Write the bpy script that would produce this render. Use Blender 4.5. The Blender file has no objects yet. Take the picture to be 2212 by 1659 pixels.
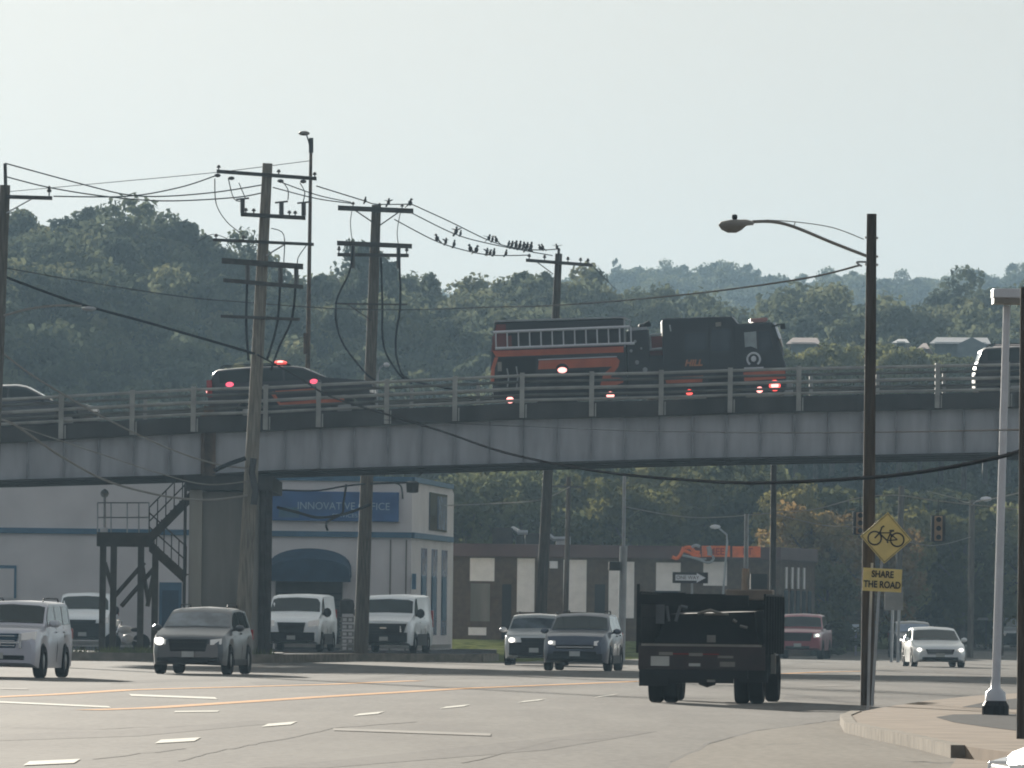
import bpy, math, random
import numpy as np
from mathutils import Vector, Matrix
# ------------------------------------------------------------------ camera, sky, sun, exposure
SC = bpy.context.scene
COL = SC.collection
F = 16700.0; CX = 1106.0; CY = 829.5; EYE = 1.35          # focal length and centre in units of a 2212 px wide frame
PITCH = math.atan((1345.5 - CY) / F); ROLL = 0.012
RM = Matrix.Rotation(math.pi / 2 + PITCH, 3, 'X') @ Matrix.Rotation(ROLL, 3, 'Z')
cd = bpy.data.cameras.new('camera'); cam = bpy.data.objects.new('camera', cd); COL.objects.link(cam)
cam.matrix_world = Matrix.Translation((0, 0, EYE)) @ RM.to_4x4()
cd.sensor_width = 36.0; cd.lens = 36.0 * F / 2212.0
cd.clip_start = 1.0; cd.clip_end = 6000.0
SC.camera = cam
SUN_EL = math.radians(9.5); SUN_AZ = math.radians(-12.0)   # azimuth from +Y, negative = left
w = bpy.data.worlds.new("World"); SC.world = w; w.use_nodes = True
nt = w.node_tree; bg = nt.nodes['Background']
sky = nt.nodes.new('ShaderNodeTexSky'); sky.sky_type = 'NISHITA'; sky.sun_disc = False
sky.sun_elevation = SUN_EL; sky.sun_rotation = SUN_AZ
sky.altitude = 200; sky.air_density = 0.9; sky.dust_density = 4.0; sky.ozone_density = 3.5
hsv = nt.nodes.new('ShaderNodeHueSaturation'); hsv.inputs['Saturation'].default_value = 0.35
# thick summer haze: the clear sky is mostly veiled by a pale layer, brightest round the sun and bluer away from it
mx = nt.nodes.new('ShaderNodeMixRGB'); mx.inputs[0].default_value = 0.96
wtc = nt.nodes.new('ShaderNodeTexCoord'); wdot = nt.nodes.new('ShaderNodeVectorMath'); wdot.operation = 'DOT_PRODUCT'
wdot.inputs[1].default_value = (math.sin(SUN_AZ), math.cos(SUN_AZ), 0.0)
wmr = nt.nodes.new('ShaderNodeMapRange'); wmr.inputs['From Min'].default_value = -1; wmr.inputs['From Max'].default_value = 1
wrp = nt.nodes.new('ShaderNodeValToRGB'); we = wrp.color_ramp.elements
SK = 0.188
we[0].position = 0.0; we[0].color = (.50 * SK, .54 * SK, .61 * SK, 1)
we[1].position = 0.99; we[1].color = (1.03 * SK, 1.01 * SK, .915 * SK, 1)
e_ = we.new(0.5); e_.color = (.66 * SK, .70 * SK, .74 * SK, 1)
wsc = nt.nodes.new('ShaderNodeVectorMath'); wsc.operation = 'SCALE'; wsc.inputs['Scale'].default_value = 10.0
nt.links.new(wtc.outputs['Generated'], wdot.inputs[0]); nt.links.new(wdot.outputs['Value'], wmr.inputs['Value']); nt.links.new(wmr.outputs[0], wrp.inputs[0])
nt.links.new(wrp.outputs[0], wsc.inputs[0]); nt.links.new(wsc.outputs[0], mx.inputs[2])
nt.links.new(sky.outputs[0], hsv.inputs['Color']); nt.links.new(hsv.outputs[0], mx.inputs[1]); nt.links.new(mx.outputs[0], bg.inputs[0])
bg.inputs[1].default_value = 0.10
sd = bpy.data.lights.new('sun', 'SUN'); sun = bpy.data.objects.new('sun', sd); COL.objects.link(sun)
sd.energy = 5.0; sd.angle = math.radians(0.6); sd.color = (1.0, 0.93, 0.82)
sdir = Vector((math.sin(SUN_AZ) * math.cos(SUN_EL), math.cos(SUN_AZ) * math.cos(SUN_EL), math.sin(SUN_EL)))
sun.rotation_euler = sdir.to_track_quat('Z', 'Y').to_euler()
sun.location = (-30, 60, 60)
SC.view_settings.view_transform = 'Standard'; SC.view_settings.look = 'None'
SC.view_settings.exposure = 1.45; SC.view_settings.gamma = 1.0
try:
    SC.cycles.volume_max_steps = 64; SC.cycles.volume_bounces = 0
    SC.cycles.filter_width = 1.9; SC.cycles.max_bounces = 6; SC.cycles.transparent_max_bounces = 16
except Exception: pass

rnd = random.Random(7)
# ------------------------------------------------------------------ helpers
def W(x, y, Y):
    d = RM @ Vector(((x - CX) / F, -(y - CY) / F, -1.0))
    t = Y / d.y
    return Vector((d.x * t, Y, EYE + d.z * t))
def G(x, y, h=0.0):
    d = RM @ Vector(((x - CX) / F, -(y - CY) / F, -1.0))
    t = (h - EYE) / d.z
    return Vector((d.x * t, d.y * t, h))
def XP(x, Y): return (x - CX) / F * Y
def interp(pts, x):
    if x <= pts[0][0]: return pts[0][1]
    for (a, b), (c, d) in zip(pts, pts[1:]):
        if x <= c: return b + (d - b) * (x - a) / (c - a)
    return pts[-1][1]

def mat(name, col, rough=0.7, metal=0.0, var=0.12, scale=3.0, bump=0.0, emit=None, es=0.0, col2=None, stretch=None, spec=None, coat=0.0, detail=4.0, trans=0.0):
    m = bpy.data.materials.new(name); m.use_nodes = True
    n = m.node_tree; p = n.nodes['Principled BSDF']
    p.inputs['Roughness'].default_value = rough; p.inputs['Metallic'].default_value = metal
    if spec is not None: p.inputs['Specular IOR Level'].default_value = spec
    if coat: p.inputs['Coat Weight'].default_value = coat; p.inputs['Coat Roughness'].default_value = 0.27
    if var or col2:
        tc = n.nodes.new('ShaderNodeTexCoord'); mp = n.nodes.new('ShaderNodeMapping')
        if stretch: mp.inputs['Scale'].default_value = stretch
        nz = n.nodes.new('ShaderNodeTexNoise'); nz.inputs['Scale'].default_value = scale; nz.inputs['Detail'].default_value = detail
        rp = n.nodes.new('ShaderNodeValToRGB')
        c1 = [max(0, c * (1 - var)) for c in col]; c2 = [c * (1 + var) for c in (col2 or col)]
        rp.color_ramp.elements[0].color = (*c1, 1); rp.color_ramp.elements[1].color = (*c2, 1)
        rp.color_ramp.elements[0].position = 0.35; rp.color_ramp.elements[1].position = 0.65
        n.links.new(tc.outputs['Object'], mp.inputs[0]); n.links.new(mp.outputs[0], nz.inputs['Vector'])
        n.links.new(nz.outputs[0], rp.inputs[0]); n.links.new(rp.outputs[0], p.inputs['Base Color'])
        if bump:
            b = n.nodes.new('ShaderNodeBump'); b.inputs['Strength'].default_value = bump; b.inputs['Distance'].default_value = 0.02
            n.links.new(nz.outputs[0], b.inputs['Height']); n.links.new(b.outputs[0], p.inputs['Normal'])
    else:
        p.inputs['Base Color'].default_value = (*col, 1)
    if emit:
        p.inputs['Emission Color'].default_value = (*emit, 1); p.inputs['Emission Strength'].default_value = es
    return m

class MB:
    def __init__(s, origin=(0, 0, 0)):
        s.v = []; s.f = []; s.o = Vector(origin)
    def add(s, vs, fs, M=None):
        k = len(s.v)
        s.v += [(M @ Vector(v)) if M else Vector(v) for v in vs]
        s.f += [[i + k for i in f] for f in fs]
        return s
    def box(s, a, b, M=None):
        x0, y0, z0 = a; x1, y1, z1 = b
        return s.add([(x0,y0,z0),(x1,y0,z0),(x1,y1,z0),(x0,y1,z0),(x0,y0,z1),(x1,y0,z1),(x1,y1,z1),(x0,y1,z1)],
              [(0,3,2,1),(4,5,6,7),(0,1,5,4),(1,2,6,5),(2,3,7,6),(3,0,4,7)], M)
    def cbox(s, c, d, M=None):
        return s.box([c[i] - d[i] / 2 for i in range(3)], [c[i] + d[i] / 2 for i in range(3)], M)
    def hexa(s, p, M=None):      # 8 corners, bottom ring then top ring
        return s.add(p, [(0,3,2,1),(4,5,6,7),(0,1,5,4),(1,2,6,5),(2,3,7,6),(3,0,4,7)], M)
    def prism(s, outline, axis, a, b, M=None):   # outline of 2D points, extruded along axis
        n = len(outline)
        def mk(p, t):
            return {'x': (t, p[0], p[1]), 'y': (p[0], t, p[1]), 'z': (p[0], p[1], t)}[axis]
        vs = [mk(p, a) for p in outline] + [mk(p, b) for p in outline]
        fs = [list(range(n))[::-1], list(range(n, 2 * n))] + [(i, (i + 1) % n, n + (i + 1) % n, n + i) for i in range(n)]
        return s.add(vs, fs, M)
    def tube(s, pts, r, n=6, M=None):
        pts = [Vector(p) for p in pts]; k = len(pts)
        rs = r if isinstance(r, (list, tuple)) else [r] * k
        vs = []; fs = []
        for i, p in enumerate(pts):
            t = (pts[min(i + 1, k - 1)] - pts[max(i - 1, 0)])
            t = t.normalized() if t.length > 1e-9 else Vector((0, 0, 1))
            up = Vector((0, 0, 1)) if abs(t.z) < 0.95 else Vector((0, 1, 0))
            a = t.cross(up).normalized(); b = a.cross(t)
            for j in range(n):
                th = 2 * math.pi * j / n
                vs.append(p + (a * math.cos(th) + b * math.sin(th)) * rs[i])
        for i in range(k - 1):
            for j in range(n):
                fs.append((i * n + j, i * n + (j + 1) % n, (i + 1) * n + (j + 1) % n, (i + 1) * n + j))
        fs.append(list(range(n))[::-1]); fs.append([(k - 1) * n + j for j in range(n)])
        return s.add(vs, fs, M)
    def lathe(s, prof, n=16, M=None):    # prof of (r, z) about local z
        vs = []; fs = []; k = len(prof)
        for r_, z_ in prof:
            for j in range(n):
                th = 2 * math.pi * j / n
                vs.append((r_ * math.cos(th), r_ * math.sin(th), z_))
        for i in range(k - 1):
            for j in range(n):
                fs.append((i * n + j, i * n + (j + 1) % n, (i + 1) * n + (j + 1) % n, (i + 1) * n + j))
        fs.append(list(range(n))[::-1]); fs.append([(k - 1) * n + j for j in range(n)])
        return s.add(vs, fs, M)
    def ball(s, c, r, n=10, M=None):
        r = (r, r, r) if not isinstance(r, (tuple, list)) else r
        T = Matrix.Translation(c) @ Matrix.Diagonal((*r, 1))
        if M: T = M @ T
        m = n // 2
        return s.lathe([(math.sin(math.pi * (i + .02) / (m + .04)), -math.cos(math.pi * (i + .02) / (m + .04))) for i in range(m + 1)], n, T)
    def build(s, name, material, parent=None, smooth=None, bevel=0.0):
        me = bpy.data.meshes.new(name)
        me.from_pydata([tuple(v - s.o) for v in s.v], [], s.f); me.update()
        import bmesh
        bm = bmesh.new(); bm.from_mesh(me); bmesh.ops.recalc_face_normals(bm, faces=bm.faces); bm.to_mesh(me); bm.free()
        me.materials.append(material)
        if smooth:
            me.shade_smooth(); me.set_sharp_from_angle(angle=math.radians(smooth))
        o = bpy.data.objects.new(name, me); COL.objects.link(o)
        if parent: o.parent = parent
        else: o.location = s.o
        if bevel:
            b = o.modifiers.new('bevel', 'BEVEL'); b.width = bevel; b.segments = 2; b.limit_method = 'ANGLE'
        return o

def tag(o, label, cat=None, group=None, kind=None):
    if label: o['label'] = label
    if cat: o['category'] = cat
    if group: o['group'] = group
    if kind: o['kind'] = kind
    return o
def thing(name, loc, label, cat, group=None, rz=0.0, ry=0.0):
    o = bpy.data.objects.new(name, None); COL.objects.link(o); o.location = loc
    o.rotation_euler = (0, ry, rz); o.empty_display_size = 0.3
    return tag(o, label, cat, group)
def text_part(name, s, size, material, parent, loc, rot=(math.pi / 2, 0, 0), ext=0.006, align='CENTER', sx=1.0, shear=0.0, bold=0.0):
    cu = bpy.data.curves.new(name, 'FONT'); cu.body = s; cu.size = size; cu.extrude = ext; cu.align_x = align; cu.align_y = 'CENTER'
    cu.shear = shear; cu.offset = bold
    t = bpy.data.objects.new('tmp', cu); COL.objects.link(t)
    bpy.context.view_layer.update()
    me = bpy.data.meshes.new_from_object(t.evaluated_get(bpy.context.evaluated_depsgraph_get()))
    bpy.data.objects.remove(t); bpy.data.curves.remove(cu)
    me.name = name; me.materials.clear(); me.materials.append(material)
    o = bpy.data.objects.new(name, me); COL.objects.link(o)
    o.location = loc; o.rotation_euler = rot; o.scale = (sx, 1, 1)
    if parent: o.parent = parent
    return o
def copy_thing(o, parent=None):
    c = o.copy(); COL.objects.link(c); c.parent = parent
    for ch in list(o.children): copy_thing(ch, c)
    return c

# ------------------------------------------------------------------ materials
M = {}
def asphalt_mat(name, c1, c2, rough=0.75):
    m = bpy.data.materials.new(name); m.use_nodes = True; n = m.node_tree; p = n.nodes['Principled BSDF']
    p.inputs['Roughness'].default_value = rough; p.inputs['Specular IOR Level'].default_value = 0.0065
    tc = n.nodes.new('ShaderNodeTexCoord')
    mp = n.nodes.new('ShaderNodeMapping'); mp.inputs['Rotation'].default_value = (0, 0, math.radians(7.4)); mp.inputs['Scale'].default_value = (0.9, 0.05, 1)
    a = n.nodes.new('ShaderNodeTexNoise'); a.inputs['Scale'].default_value = 1.0; a.inputs['Detail'].default_value = 6; a.inputs['Roughness'].default_value = 0.6
    b = n.nodes.new('ShaderNodeTexNoise'); b.inputs['Scale'].default_value = 0.35; b.inputs['Detail'].default_value = 8; b.inputs['Roughness'].default_value = 0.7
    c = n.nodes.new('ShaderNodeTexNoise'); c.inputs['Scale'].default_value = 9; c.inputs['Detail'].default_value = 5
    mp2 = n.nodes.new('ShaderNodeMapping'); mp2.inputs['Scale'].default_value = (1, 0.25, 1)
    n.links.new(tc.outputs['Object'], mp.inputs[0]); n.links.new(mp.outputs[0], a.inputs[0])
    n.links.new(tc.outputs['Object'], mp2.inputs[0]); n.links.new(mp2.outputs[0], b.inputs[0]); n.links.new(mp2.outputs[0], c.inputs[0])
    m1 = n.nodes.new('ShaderNodeMath'); m1.operation = 'ADD'; m2 = n.nodes.new('ShaderNodeMath'); m2.operation = 'ADD'
    n.links.new(a.outputs[0], m1.inputs[0]); n.links.new(b.outputs[0], m1.inputs[1]); n.links.new(m1.outputs[0], m2.inputs[0]); n.links.new(c.outputs[0], m2.inputs[1])
    m3 = n.nodes.new('ShaderNodeMath'); m3.operation = 'DIVIDE'; m3.inputs[1].default_value = 3.0; n.links.new(m2.outputs[0], m3.inputs[0])
    r = n.nodes.new('ShaderNodeValToRGB'); r.color_ramp.elements[0].position = 0.43; r.color_ramp.elements[1].position = 0.57
    r.color_ramp.elements[0].color = (*c1, 1); r.color_ramp.elements[1].color = (*c2, 1)
    n.links.new(m3.outputs[0], r.inputs[0]); n.links.new(r.outputs[0], p.inputs['Base Color'])
    bu = n.nodes.new('ShaderNodeBump'); bu.inputs['Strength'].default_value = 0.25; bu.inputs['Distance'].default_value = 0.01
    n.links.new(c.outputs[0], bu.inputs['Height']); n.links.new(bu.outputs[0], p.inputs['Normal'])
    return m
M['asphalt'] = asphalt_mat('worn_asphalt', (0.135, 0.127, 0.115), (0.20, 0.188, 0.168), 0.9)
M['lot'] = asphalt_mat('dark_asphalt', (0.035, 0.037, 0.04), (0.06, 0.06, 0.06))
M['concrete'] = mat('pavement_concrete', (0.25, 0.195, 0.145), 0.9, spec=0.010, var=0.18, scale=1.5, bump=0.2, detail=8)
M['patch'] = asphalt_mat('patched_asphalt', (0.105, 0.10, 0.093), (0.165, 0.155, 0.14), 0.9)
M['apron'] = asphalt_mat('apron_concrete', (0.17, 0.152, 0.125), (0.235, 0.21, 0.175), 0.9)
M['kerb'] = mat('kerb_concrete', (0.22, 0.19, 0.15), 0.9, spec=0.010, var=0.2, scale=3)
M['white_paint'] = mat('road_white_paint', (0.66, 0.64, 0.56), 0.9, spec=0.014, var=0.1, scale=4, emit=None)
M['yellow_paint'] = mat('road_yellow_paint', (0.58, 0.28, 0.09), 0.9, spec=0.012, var=0.3, scale=2, detail=8)
M['worn_paint'] = mat('worn_paint', (0.205, 0.19, 0.166), 0.9, spec=0.014, var=0.3, scale=2, detail=8)
M['crack'] = mat('crack_sealant', (0.115, 0.108, 0.098), 0.9, spec=0.008)
M['grass'] = mat('grass', (0.06, 0.085, 0.025), 1.0, spec=0.0, var=0.35, scale=2.0, col2=(0.12, 0.13, 0.05), detail=8)
M['soil'] = mat('forest_floor', (0.03, 0.035, 0.022), 1.0, spec=0.0, var=0.3, scale=0.2, detail=6)
M['girder'] = mat('girder_paint', (0.34, 0.345, 0.36), 0.6, var=0.15, scale=1.3, stretch=(1.8, 1, 0.35), detail=8)
M['stiff'] = mat('girder_stiffener', (0.20, 0.20, 0.21), 0.6, var=0.25, scale=2)
M['fascia'] = mat('stained_deck_concrete', (0.055, 0.052, 0.049), 0.9, spec=.1, var=0.3, scale=0.9, stretch=(1, 1, 0.3), detail=8)
M['rail'] = mat('rail_metal', (0.31, 0.305, 0.28), 0.6, 0.2, var=0.2, scale=2)
M['rail_dark'] = mat('weathered_rail', (0.10, 0.10, 0.09), 0.7, var=0.3, scale=1.5)
M['rust'] = mat('rusty_steel', (0.09, 0.055, 0.035), 0.8, var=0.4, scale=3)
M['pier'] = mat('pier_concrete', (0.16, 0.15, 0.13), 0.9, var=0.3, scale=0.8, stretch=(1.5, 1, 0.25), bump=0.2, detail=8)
M['pier_lit'] = mat('pier_lit_edge', (0.27, 0.25, 0.21), 0.9, var=0.25, scale=0.8, stretch=(1.5, 1, 0.25), detail=8)  # the lit left edge of the pier, put into a paler colour
M['darksteel'] = mat('dark_steel', (0.04, 0.037, 0.033), 0.7, 0.1, spec=.2, var=0.25, scale=3)
M['brownsteel'] = mat('brown_stair_steel', (0.055, 0.047, 0.036), 0.8, spec=.2, var=0.25, scale=3)
M['wood'] = mat('grey_pole_wood', (0.20, 0.175, 0.14), 0.9, spec=.1, var=0.3, scale=3, stretch=(6, 6, 0.5), detail=8, bump=0.3)
M['wood_dark'] = mat('dark_pole_wood', (0.065, 0.052, 0.042), 0.9, spec=.1, var=0.35, scale=3, stretch=(6, 6, 0.5), detail=8, bump=0.3)
M['wood_mid'] = mat('brown_pole_wood', (0.11, 0.094, 0.075), 0.9, spec=.1, var=0.3, scale=3, stretch=(6, 6, 0.5), detail=8, bump=0.3)
M['arm'] = mat('crossarm_wood', (0.05, 0.045, 0.04), 0.9, var=0.3, scale=4)
M['insul'] = mat('brown_porcelain', (0.045, 0.04, 0.04), 0.3)
M['cable'] = mat('black_cable', (0.02, 0.02, 0.022), 1.0, var=0, spec=0)
M['wire'] = mat('grey_wire', (0.07, 0.07, 0.07), 1.0, var=0, spec=0)
M['lightwire'] = mat('pale_wire', (0.26, 0.24, 0.21), 1.0, var=0, spec=0)
M['bright'] = mat('bright_aluminium', (0.62, 0.62, 0.64), 0.5, 0.2, var=.06)
M['galv'] = mat('galvanised_metal', (0.33, 0.34, 0.35), 0.45, 0.5, var=0.12, scale=3)
M['lampgrey'] = mat('lamp_grey', (0.22, 0.20, 0.17), 0.5, 0.2, var=0.12)
M['white_metal'] = mat('white_painted_metal', (0.62, 0.62, 0.64), 0.45, var=0.06)
M['sign_yellow'] = mat('sign_yellow', (0.72, 0.56, 0.20), 0.45, var=0.07, scale=6)
M['black'] = mat('flat_black', (0.012, 0.012, 0.012), 0.6, var=0)
M['offblack'] = mat('sign_ink', (0.03, 0.025, 0.015), 0.6, var=0)
M['white'] = mat('white_lettering', (0.7, 0.72, 0.74), 0.5, var=0.05)
M['stucco'] = mat('white_stucco', (0.66, 0.61, 0.58), 0.9, var=0.07, scale=0.6, detail=8, bump=0.1)
M['blue_trim'] = mat('blue_trim_paint', (0.045, 0.12, 0.19), 0.6, var=0.15, scale=2)
M['blue_awning'] = mat('blue_awning_cloth', (0.012, 0.045, 0.085), 0.8, var=0.15, scale=2)
M['blue_sign'] = mat('blue_sign_face', (0.02, 0.085, 0.23), 0.5, var=0.15, scale=1.5)
M['sign_text'] = mat('pale_blue_lettering', (0.34, 0.45, 0.55), 0.6, var=0.1)
M['brick'] = mat('brown_brick', (0.095, 0.068, 0.048), 0.9, spec=.1, var=0.2, scale=4, bump=0.2)
M['fasciab'] = mat('maroon_fascia', (0.085, 0.048, 0.045), 0.7, var=0.15, scale=1)
M['panel'] = mat('pale_panel', (0.76, 0.73, 0.70), 0.85, var=0.06)
M['orange_sign'] = mat('orange_sign', (0.72, 0.15, 0.035), 0.5, var=0.15, scale=3)
M['dglass'] = mat('dark_window_glass', (0.02, 0.03, 0.04), 0.12, var=0, spec=0.6)
M['glass'] = mat('car_glass', (0.012, 0.020, 0.018), 0.06, var=0, spec=0.4)
M['lglass'] = mat('painted_reflection_windscreen', (0.13, 0.15, 0.165), 0.12, var=0.6, scale=1.3, spec=0.9)  # reflected sky is painted in as a pale blotchy base colour
M['bglass'] = mat('pale_blue_glass', (0.20, 0.25, 0.33), 0.2, var=0.2, scale=2)
M['tyre'] = mat('tyre_rubber', (0.014, 0.014, 0.014), 0.9, spec=.15, var=0.2)
M['rim'] = mat('alloy_rim', (0.30, 0.30, 0.30), 0.4, 0.7, var=0.1)
M['chrome'] = mat('chrome', (0.6, 0.6, 0.6), 0.15, 1.0, var=0)
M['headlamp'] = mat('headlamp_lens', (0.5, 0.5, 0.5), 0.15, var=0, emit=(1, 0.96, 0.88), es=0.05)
M['headlamp_glint'] = mat('glinting_headlamp', (0.8, 0.8, 0.8), 0.2, var=0, emit=(1, 0.96, 0.86), es=.75)  # added glow stands in for the bright glints on oncoming headlamps
M['tail'] = mat('red_tail_lens', (0.30, 0.01, 0.01), 0.25, var=0)
M['amber'] = mat('amber_lens', (0.5, 0.12, 0.01), 0.3, var=0)
M['red_on'] = mat('lit_red_lamp', (0.8, 0.05, 0.05), 0.3, var=0, emit=(1.0, 0.10, 0.08), es=.8)
M['pink_on'] = mat('lit_pink_lamp', (0.8, 0.1, 0.15), 0.3, var=0, emit=(1.0, 0.10, 0.17), es=.55)
M['hot_on'] = mat('lit_hot_lamp', (0.9, 0.3, 0.25), 0.3, var=0, emit=(1.0, 0.36, 0.32), es=1.05)
M['plate'] = mat('licence_plate', (0.45, 0.45, 0.42), 0.6, var=0.05)
M['trim'] = mat('black_plastic', (0.014, 0.014, 0.015), 0.6, spec=.2, var=0)
def paint(name, col, rough=0.32, metal=0.15, coat=1.0): return mat(name, col, rough, metal, var=0.04, scale=1.0, coat=coat)
M['fblack'] = paint('black_vehicle_paint', (0.006, 0.008, 0.012), 0.4, 0.0, .15)
M['forange'] = mat('orange_red_stripe', (0.46, 0.10, 0.04), 0.4, var=0.15, scale=2)
M['fred'] = mat('dark_red_panel', (0.16, 0.03, 0.025), 0.5, var=0.15)
M['roof_pale'] = mat('pale_metal_roof', (0.50, 0.50, 0.50), 0.6, var=0.06)
M['roof_pink'] = mat('pinkish_roof', (0.36, 0.27, 0.25), 0.8, var=0.1)
M['house'] = mat('grey_siding', (0.20, 0.24, 0.26), 0.8, var=0.1)
M['bird'] = mat('dark_feathers', (0.02, 0.02, 0.022), 0.8, var=0)
M['signal'] = mat('signal_housing', (0.36, 0.22, 0.12), 0.6, var=0.12)
M['bark'] = mat('tree_bark', (0.07, 0.06, 0.05), 0.9, var=0.3)

def leaf_mat(name, dark, light, third, translucent=0.35):
    m = bpy.data.materials.new(name); m.use_nodes = True; n = m.node_tree
    for x in list(n.nodes): n.nodes.remove(x)
    out = n.nodes.new('ShaderNodeOutputMaterial'); mix = n.nodes.new('ShaderNodeMixShader')
    d = n.nodes.new('ShaderNodeBsdfDiffuse'); t = n.nodes.new('ShaderNodeBsdfTranslucent')
    tc = n.nodes.new('ShaderNodeTexCoord'); nz = n.nodes.new('ShaderNodeTexNoise'); nz.inputs['Scale'].default_value = 0.45; nz.inputs['Detail'].default_value = 5
    oi = n.nodes.new('ShaderNodeObjectInfo'); r = n.nodes.new('ShaderNodeValToRGB')
    r.color_ramp.elements[0].color = (*dark, 1); r.color_ramp.elements[0].position = 0.3
    r.color_ramp.elements[1].color = (*third, 1); r.color_ramp.elements[1].position = 0.9
    e = r.color_ramp.elements.new(0.58); e.color = (*light, 1)
    ad = n.nodes.new('ShaderNodeMath'); ad.operation = 'MULTIPLY_ADD'; ad.inputs[1].default_value = 0.45
    n.links.new(tc.outputs['Object'], nz.inputs[0]); n.links.new(oi.outputs['Random'], ad.inputs[0]); n.links.new(nz.outputs[0], ad.inputs[2])
    sb = n.nodes.new('ShaderNodeMath'); sb.operation = 'SUBTRACT'; sb.inputs[1].default_value = 0.2
    n.links.new(ad.outputs[0], sb.inputs[0]); n.links.new(sb.outputs[0], r.inputs[0])
    n.links.new(r.outputs[0], d.inputs[0]); n.links.new(r.outputs[0], t.inputs[0]); mix.inputs[0].default_value = translucent
    n.links.new(d.outputs[0], mix.inputs[1]); n.links.new(t.outputs[0], mix.inputs[2]); n.links.new(mix.outputs[0], out.inputs[0])
    return m
M['leaf'] = leaf_mat('hill_foliage', (0.06, 0.075, 0.055), (0.11, 0.125, 0.075), (0.17, 0.17, 0.095))
M['leaf_olive'] = leaf_mat('olive_foliage', (0.08, 0.095, 0.05), (0.17, 0.175, 0.08), (0.26, 0.24, 0.11))
M['leaf_autumn'] = leaf_mat('autumn_foliage', (0.10, 0.075, 0.035), (0.22, 0.145, 0.06), (0.27, 0.225, 0.085))
M['leaf_yellow'] = leaf_mat('yellow_green_foliage', (0.07, 0.075, 0.03), (0.16, 0.15, 0.055), (0.27, 0.23, 0.085))
M['leaf_dark'] = leaf_mat('dark_foliage', (0.045, 0.052, 0.03), (0.09, 0.095, 0.04), (0.15, 0.135, 0.055), 0.3)
# ------------------------------------------------------------------ terrain, roads
def sst(t): t = max(0.0, min(1.0, t)); return t * t * (3 - 2 * t)
def redge(Y): return -0.7 + (Y - 262) * 0.15           # left edge of the road beyond the bridge
def T(X, Y):
    h = 0.6 * sst((Y - 318) / 22) * sst((redge(Y) - 0.5 - X) / 3.0)
    if Y > 350: h = max(h, 0) + 0.0055 * (Y - 350)
    return h
def grid(name, xs, ys, zf, material, label=None, kind='structure'):
    vs = [(x, y, zf(x, y)) for y in ys for x in xs]; nx = len(xs)
    fs = [(j * nx + i, j * nx + i + 1, (j + 1) * nx + i + 1, (j + 1) * nx + i) for j in range(len(ys) - 1) for i in range(nx - 1)]
    m = MB(); m.add(vs, fs); o = m.build(name, material, smooth=60); tag(o, label, kind=kind); return o
ys = [-60, 0, 100, 200, 260] + list(range(300, 460, 5)) + [500, 600, 800, 1200, 2000, 3500]
xs = [-1500, -600, -200, -80] + [x * 2.0 for x in range(-20, 31)] + [90, 200, 600, 1500]
grid('ground', xs, ys, lambda x, y: T(x, y), M['grass'])
# road: wide near apron, then the corridor running away to the right
def flat(name, pts, z, material, kind='structure', label=None, th=None):
    m = MB()
    if th: m.prism([(p[0], p[1]) for p in pts], 'z', z - th, z)
    else: m.add([(p[0], p[1], z) for p in pts], [list(range(len(pts)))])
    o = m.build(name, material); o['kind'] = kind
    if label: o['label'] = label
    return o
m = MB()
m.add([(-120, -50, .004), (120, -50, .004), (120, 262, .004), (-120, 262, .004)], [(0, 1, 2, 3)])
yy = list(range(262, 800, 6)); vs = []
for y in yy:
    w_ = 46 if y < 400 else 46 - (y - 400) * 0.05
    vs += [(redge(y), y, T(redge(y), y) + .004), (redge(y) + w_ / 2, y, T(redge(y) + w_ / 2, y) + .004), (redge(y) + w_, y, T(redge(y) + w_, y) + .004)]
fs = []
for i in range(len(yy) - 1):
    for k in (0, 1): fs.append((i * 3 + k, i * 3 + k + 1, i * 3 + 4 + k, i * 3 + 3 + k))
m.add(vs, fs); m.build('road', M['asphalt'])['kind'] = 'structure'
# raised lot with kerb on the left, under and behind the bridge
H1 = 0.25
edge = [(-120, 243), (XP(600, 243), 243), (XP(640, 247), 247), (XP(768, 258), 258), (XP(930, 262), 262), (XP(1040, 264), 264), (XP(1075, 272), 272), (XP(1080, 320), 320), (-120, 320)]
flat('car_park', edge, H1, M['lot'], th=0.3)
# kerb along the front of the lot
m = MB()
fe = edge[:7]
for a, b in zip(fe, fe[1:]):
    d = Vector((b[0] - a[0], b[1] - a[1], 0)).normalized(); nrm = Vector((d.y, -d.x, 0))
    A = Vector((a[0], a[1], 0)); B = Vector((b[0], b[1], 0))
    m.hexa([A + nrm * .16, B + nrm * .16, B - nrm * .02, A - nrm * .02] + [v + Vector((0, 0, H1 + .02)) for v in (A + nrm * .16, B + nrm * .16, B - nrm * .02, A - nrm * .02)])
m.build('kerb', M['kerb'])['kind'] = 'structure'
m = MB(); strip = [(XP(575, 262), 262), (XP(768, 259.5), 259.5), (XP(930, 263.5), 263.5), (XP(1030, 265.5), 265.5), (XP(1030, 268), 268), (XP(930, 266.2), 266.2), (XP(768, 262.5), 262.5), (XP(575, 265), 265)]
m.add([(p[0], p[1], H1 + .006) for p in strip], [list(range(8))]); m.build('sidewalk', M['concrete'])['kind'] = 'structure'
# grass strip before the brick building, concrete apron
m = MB(); m.add([(XP(975, 312), 312, H1 + .004), (XP(1100, 312), 312, H1 + .004), (XP(1110, 290), 290, H1 - .03), (XP(980, 290), 290, H1 + .004)], [(0, 1, 2, 3)])
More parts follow.
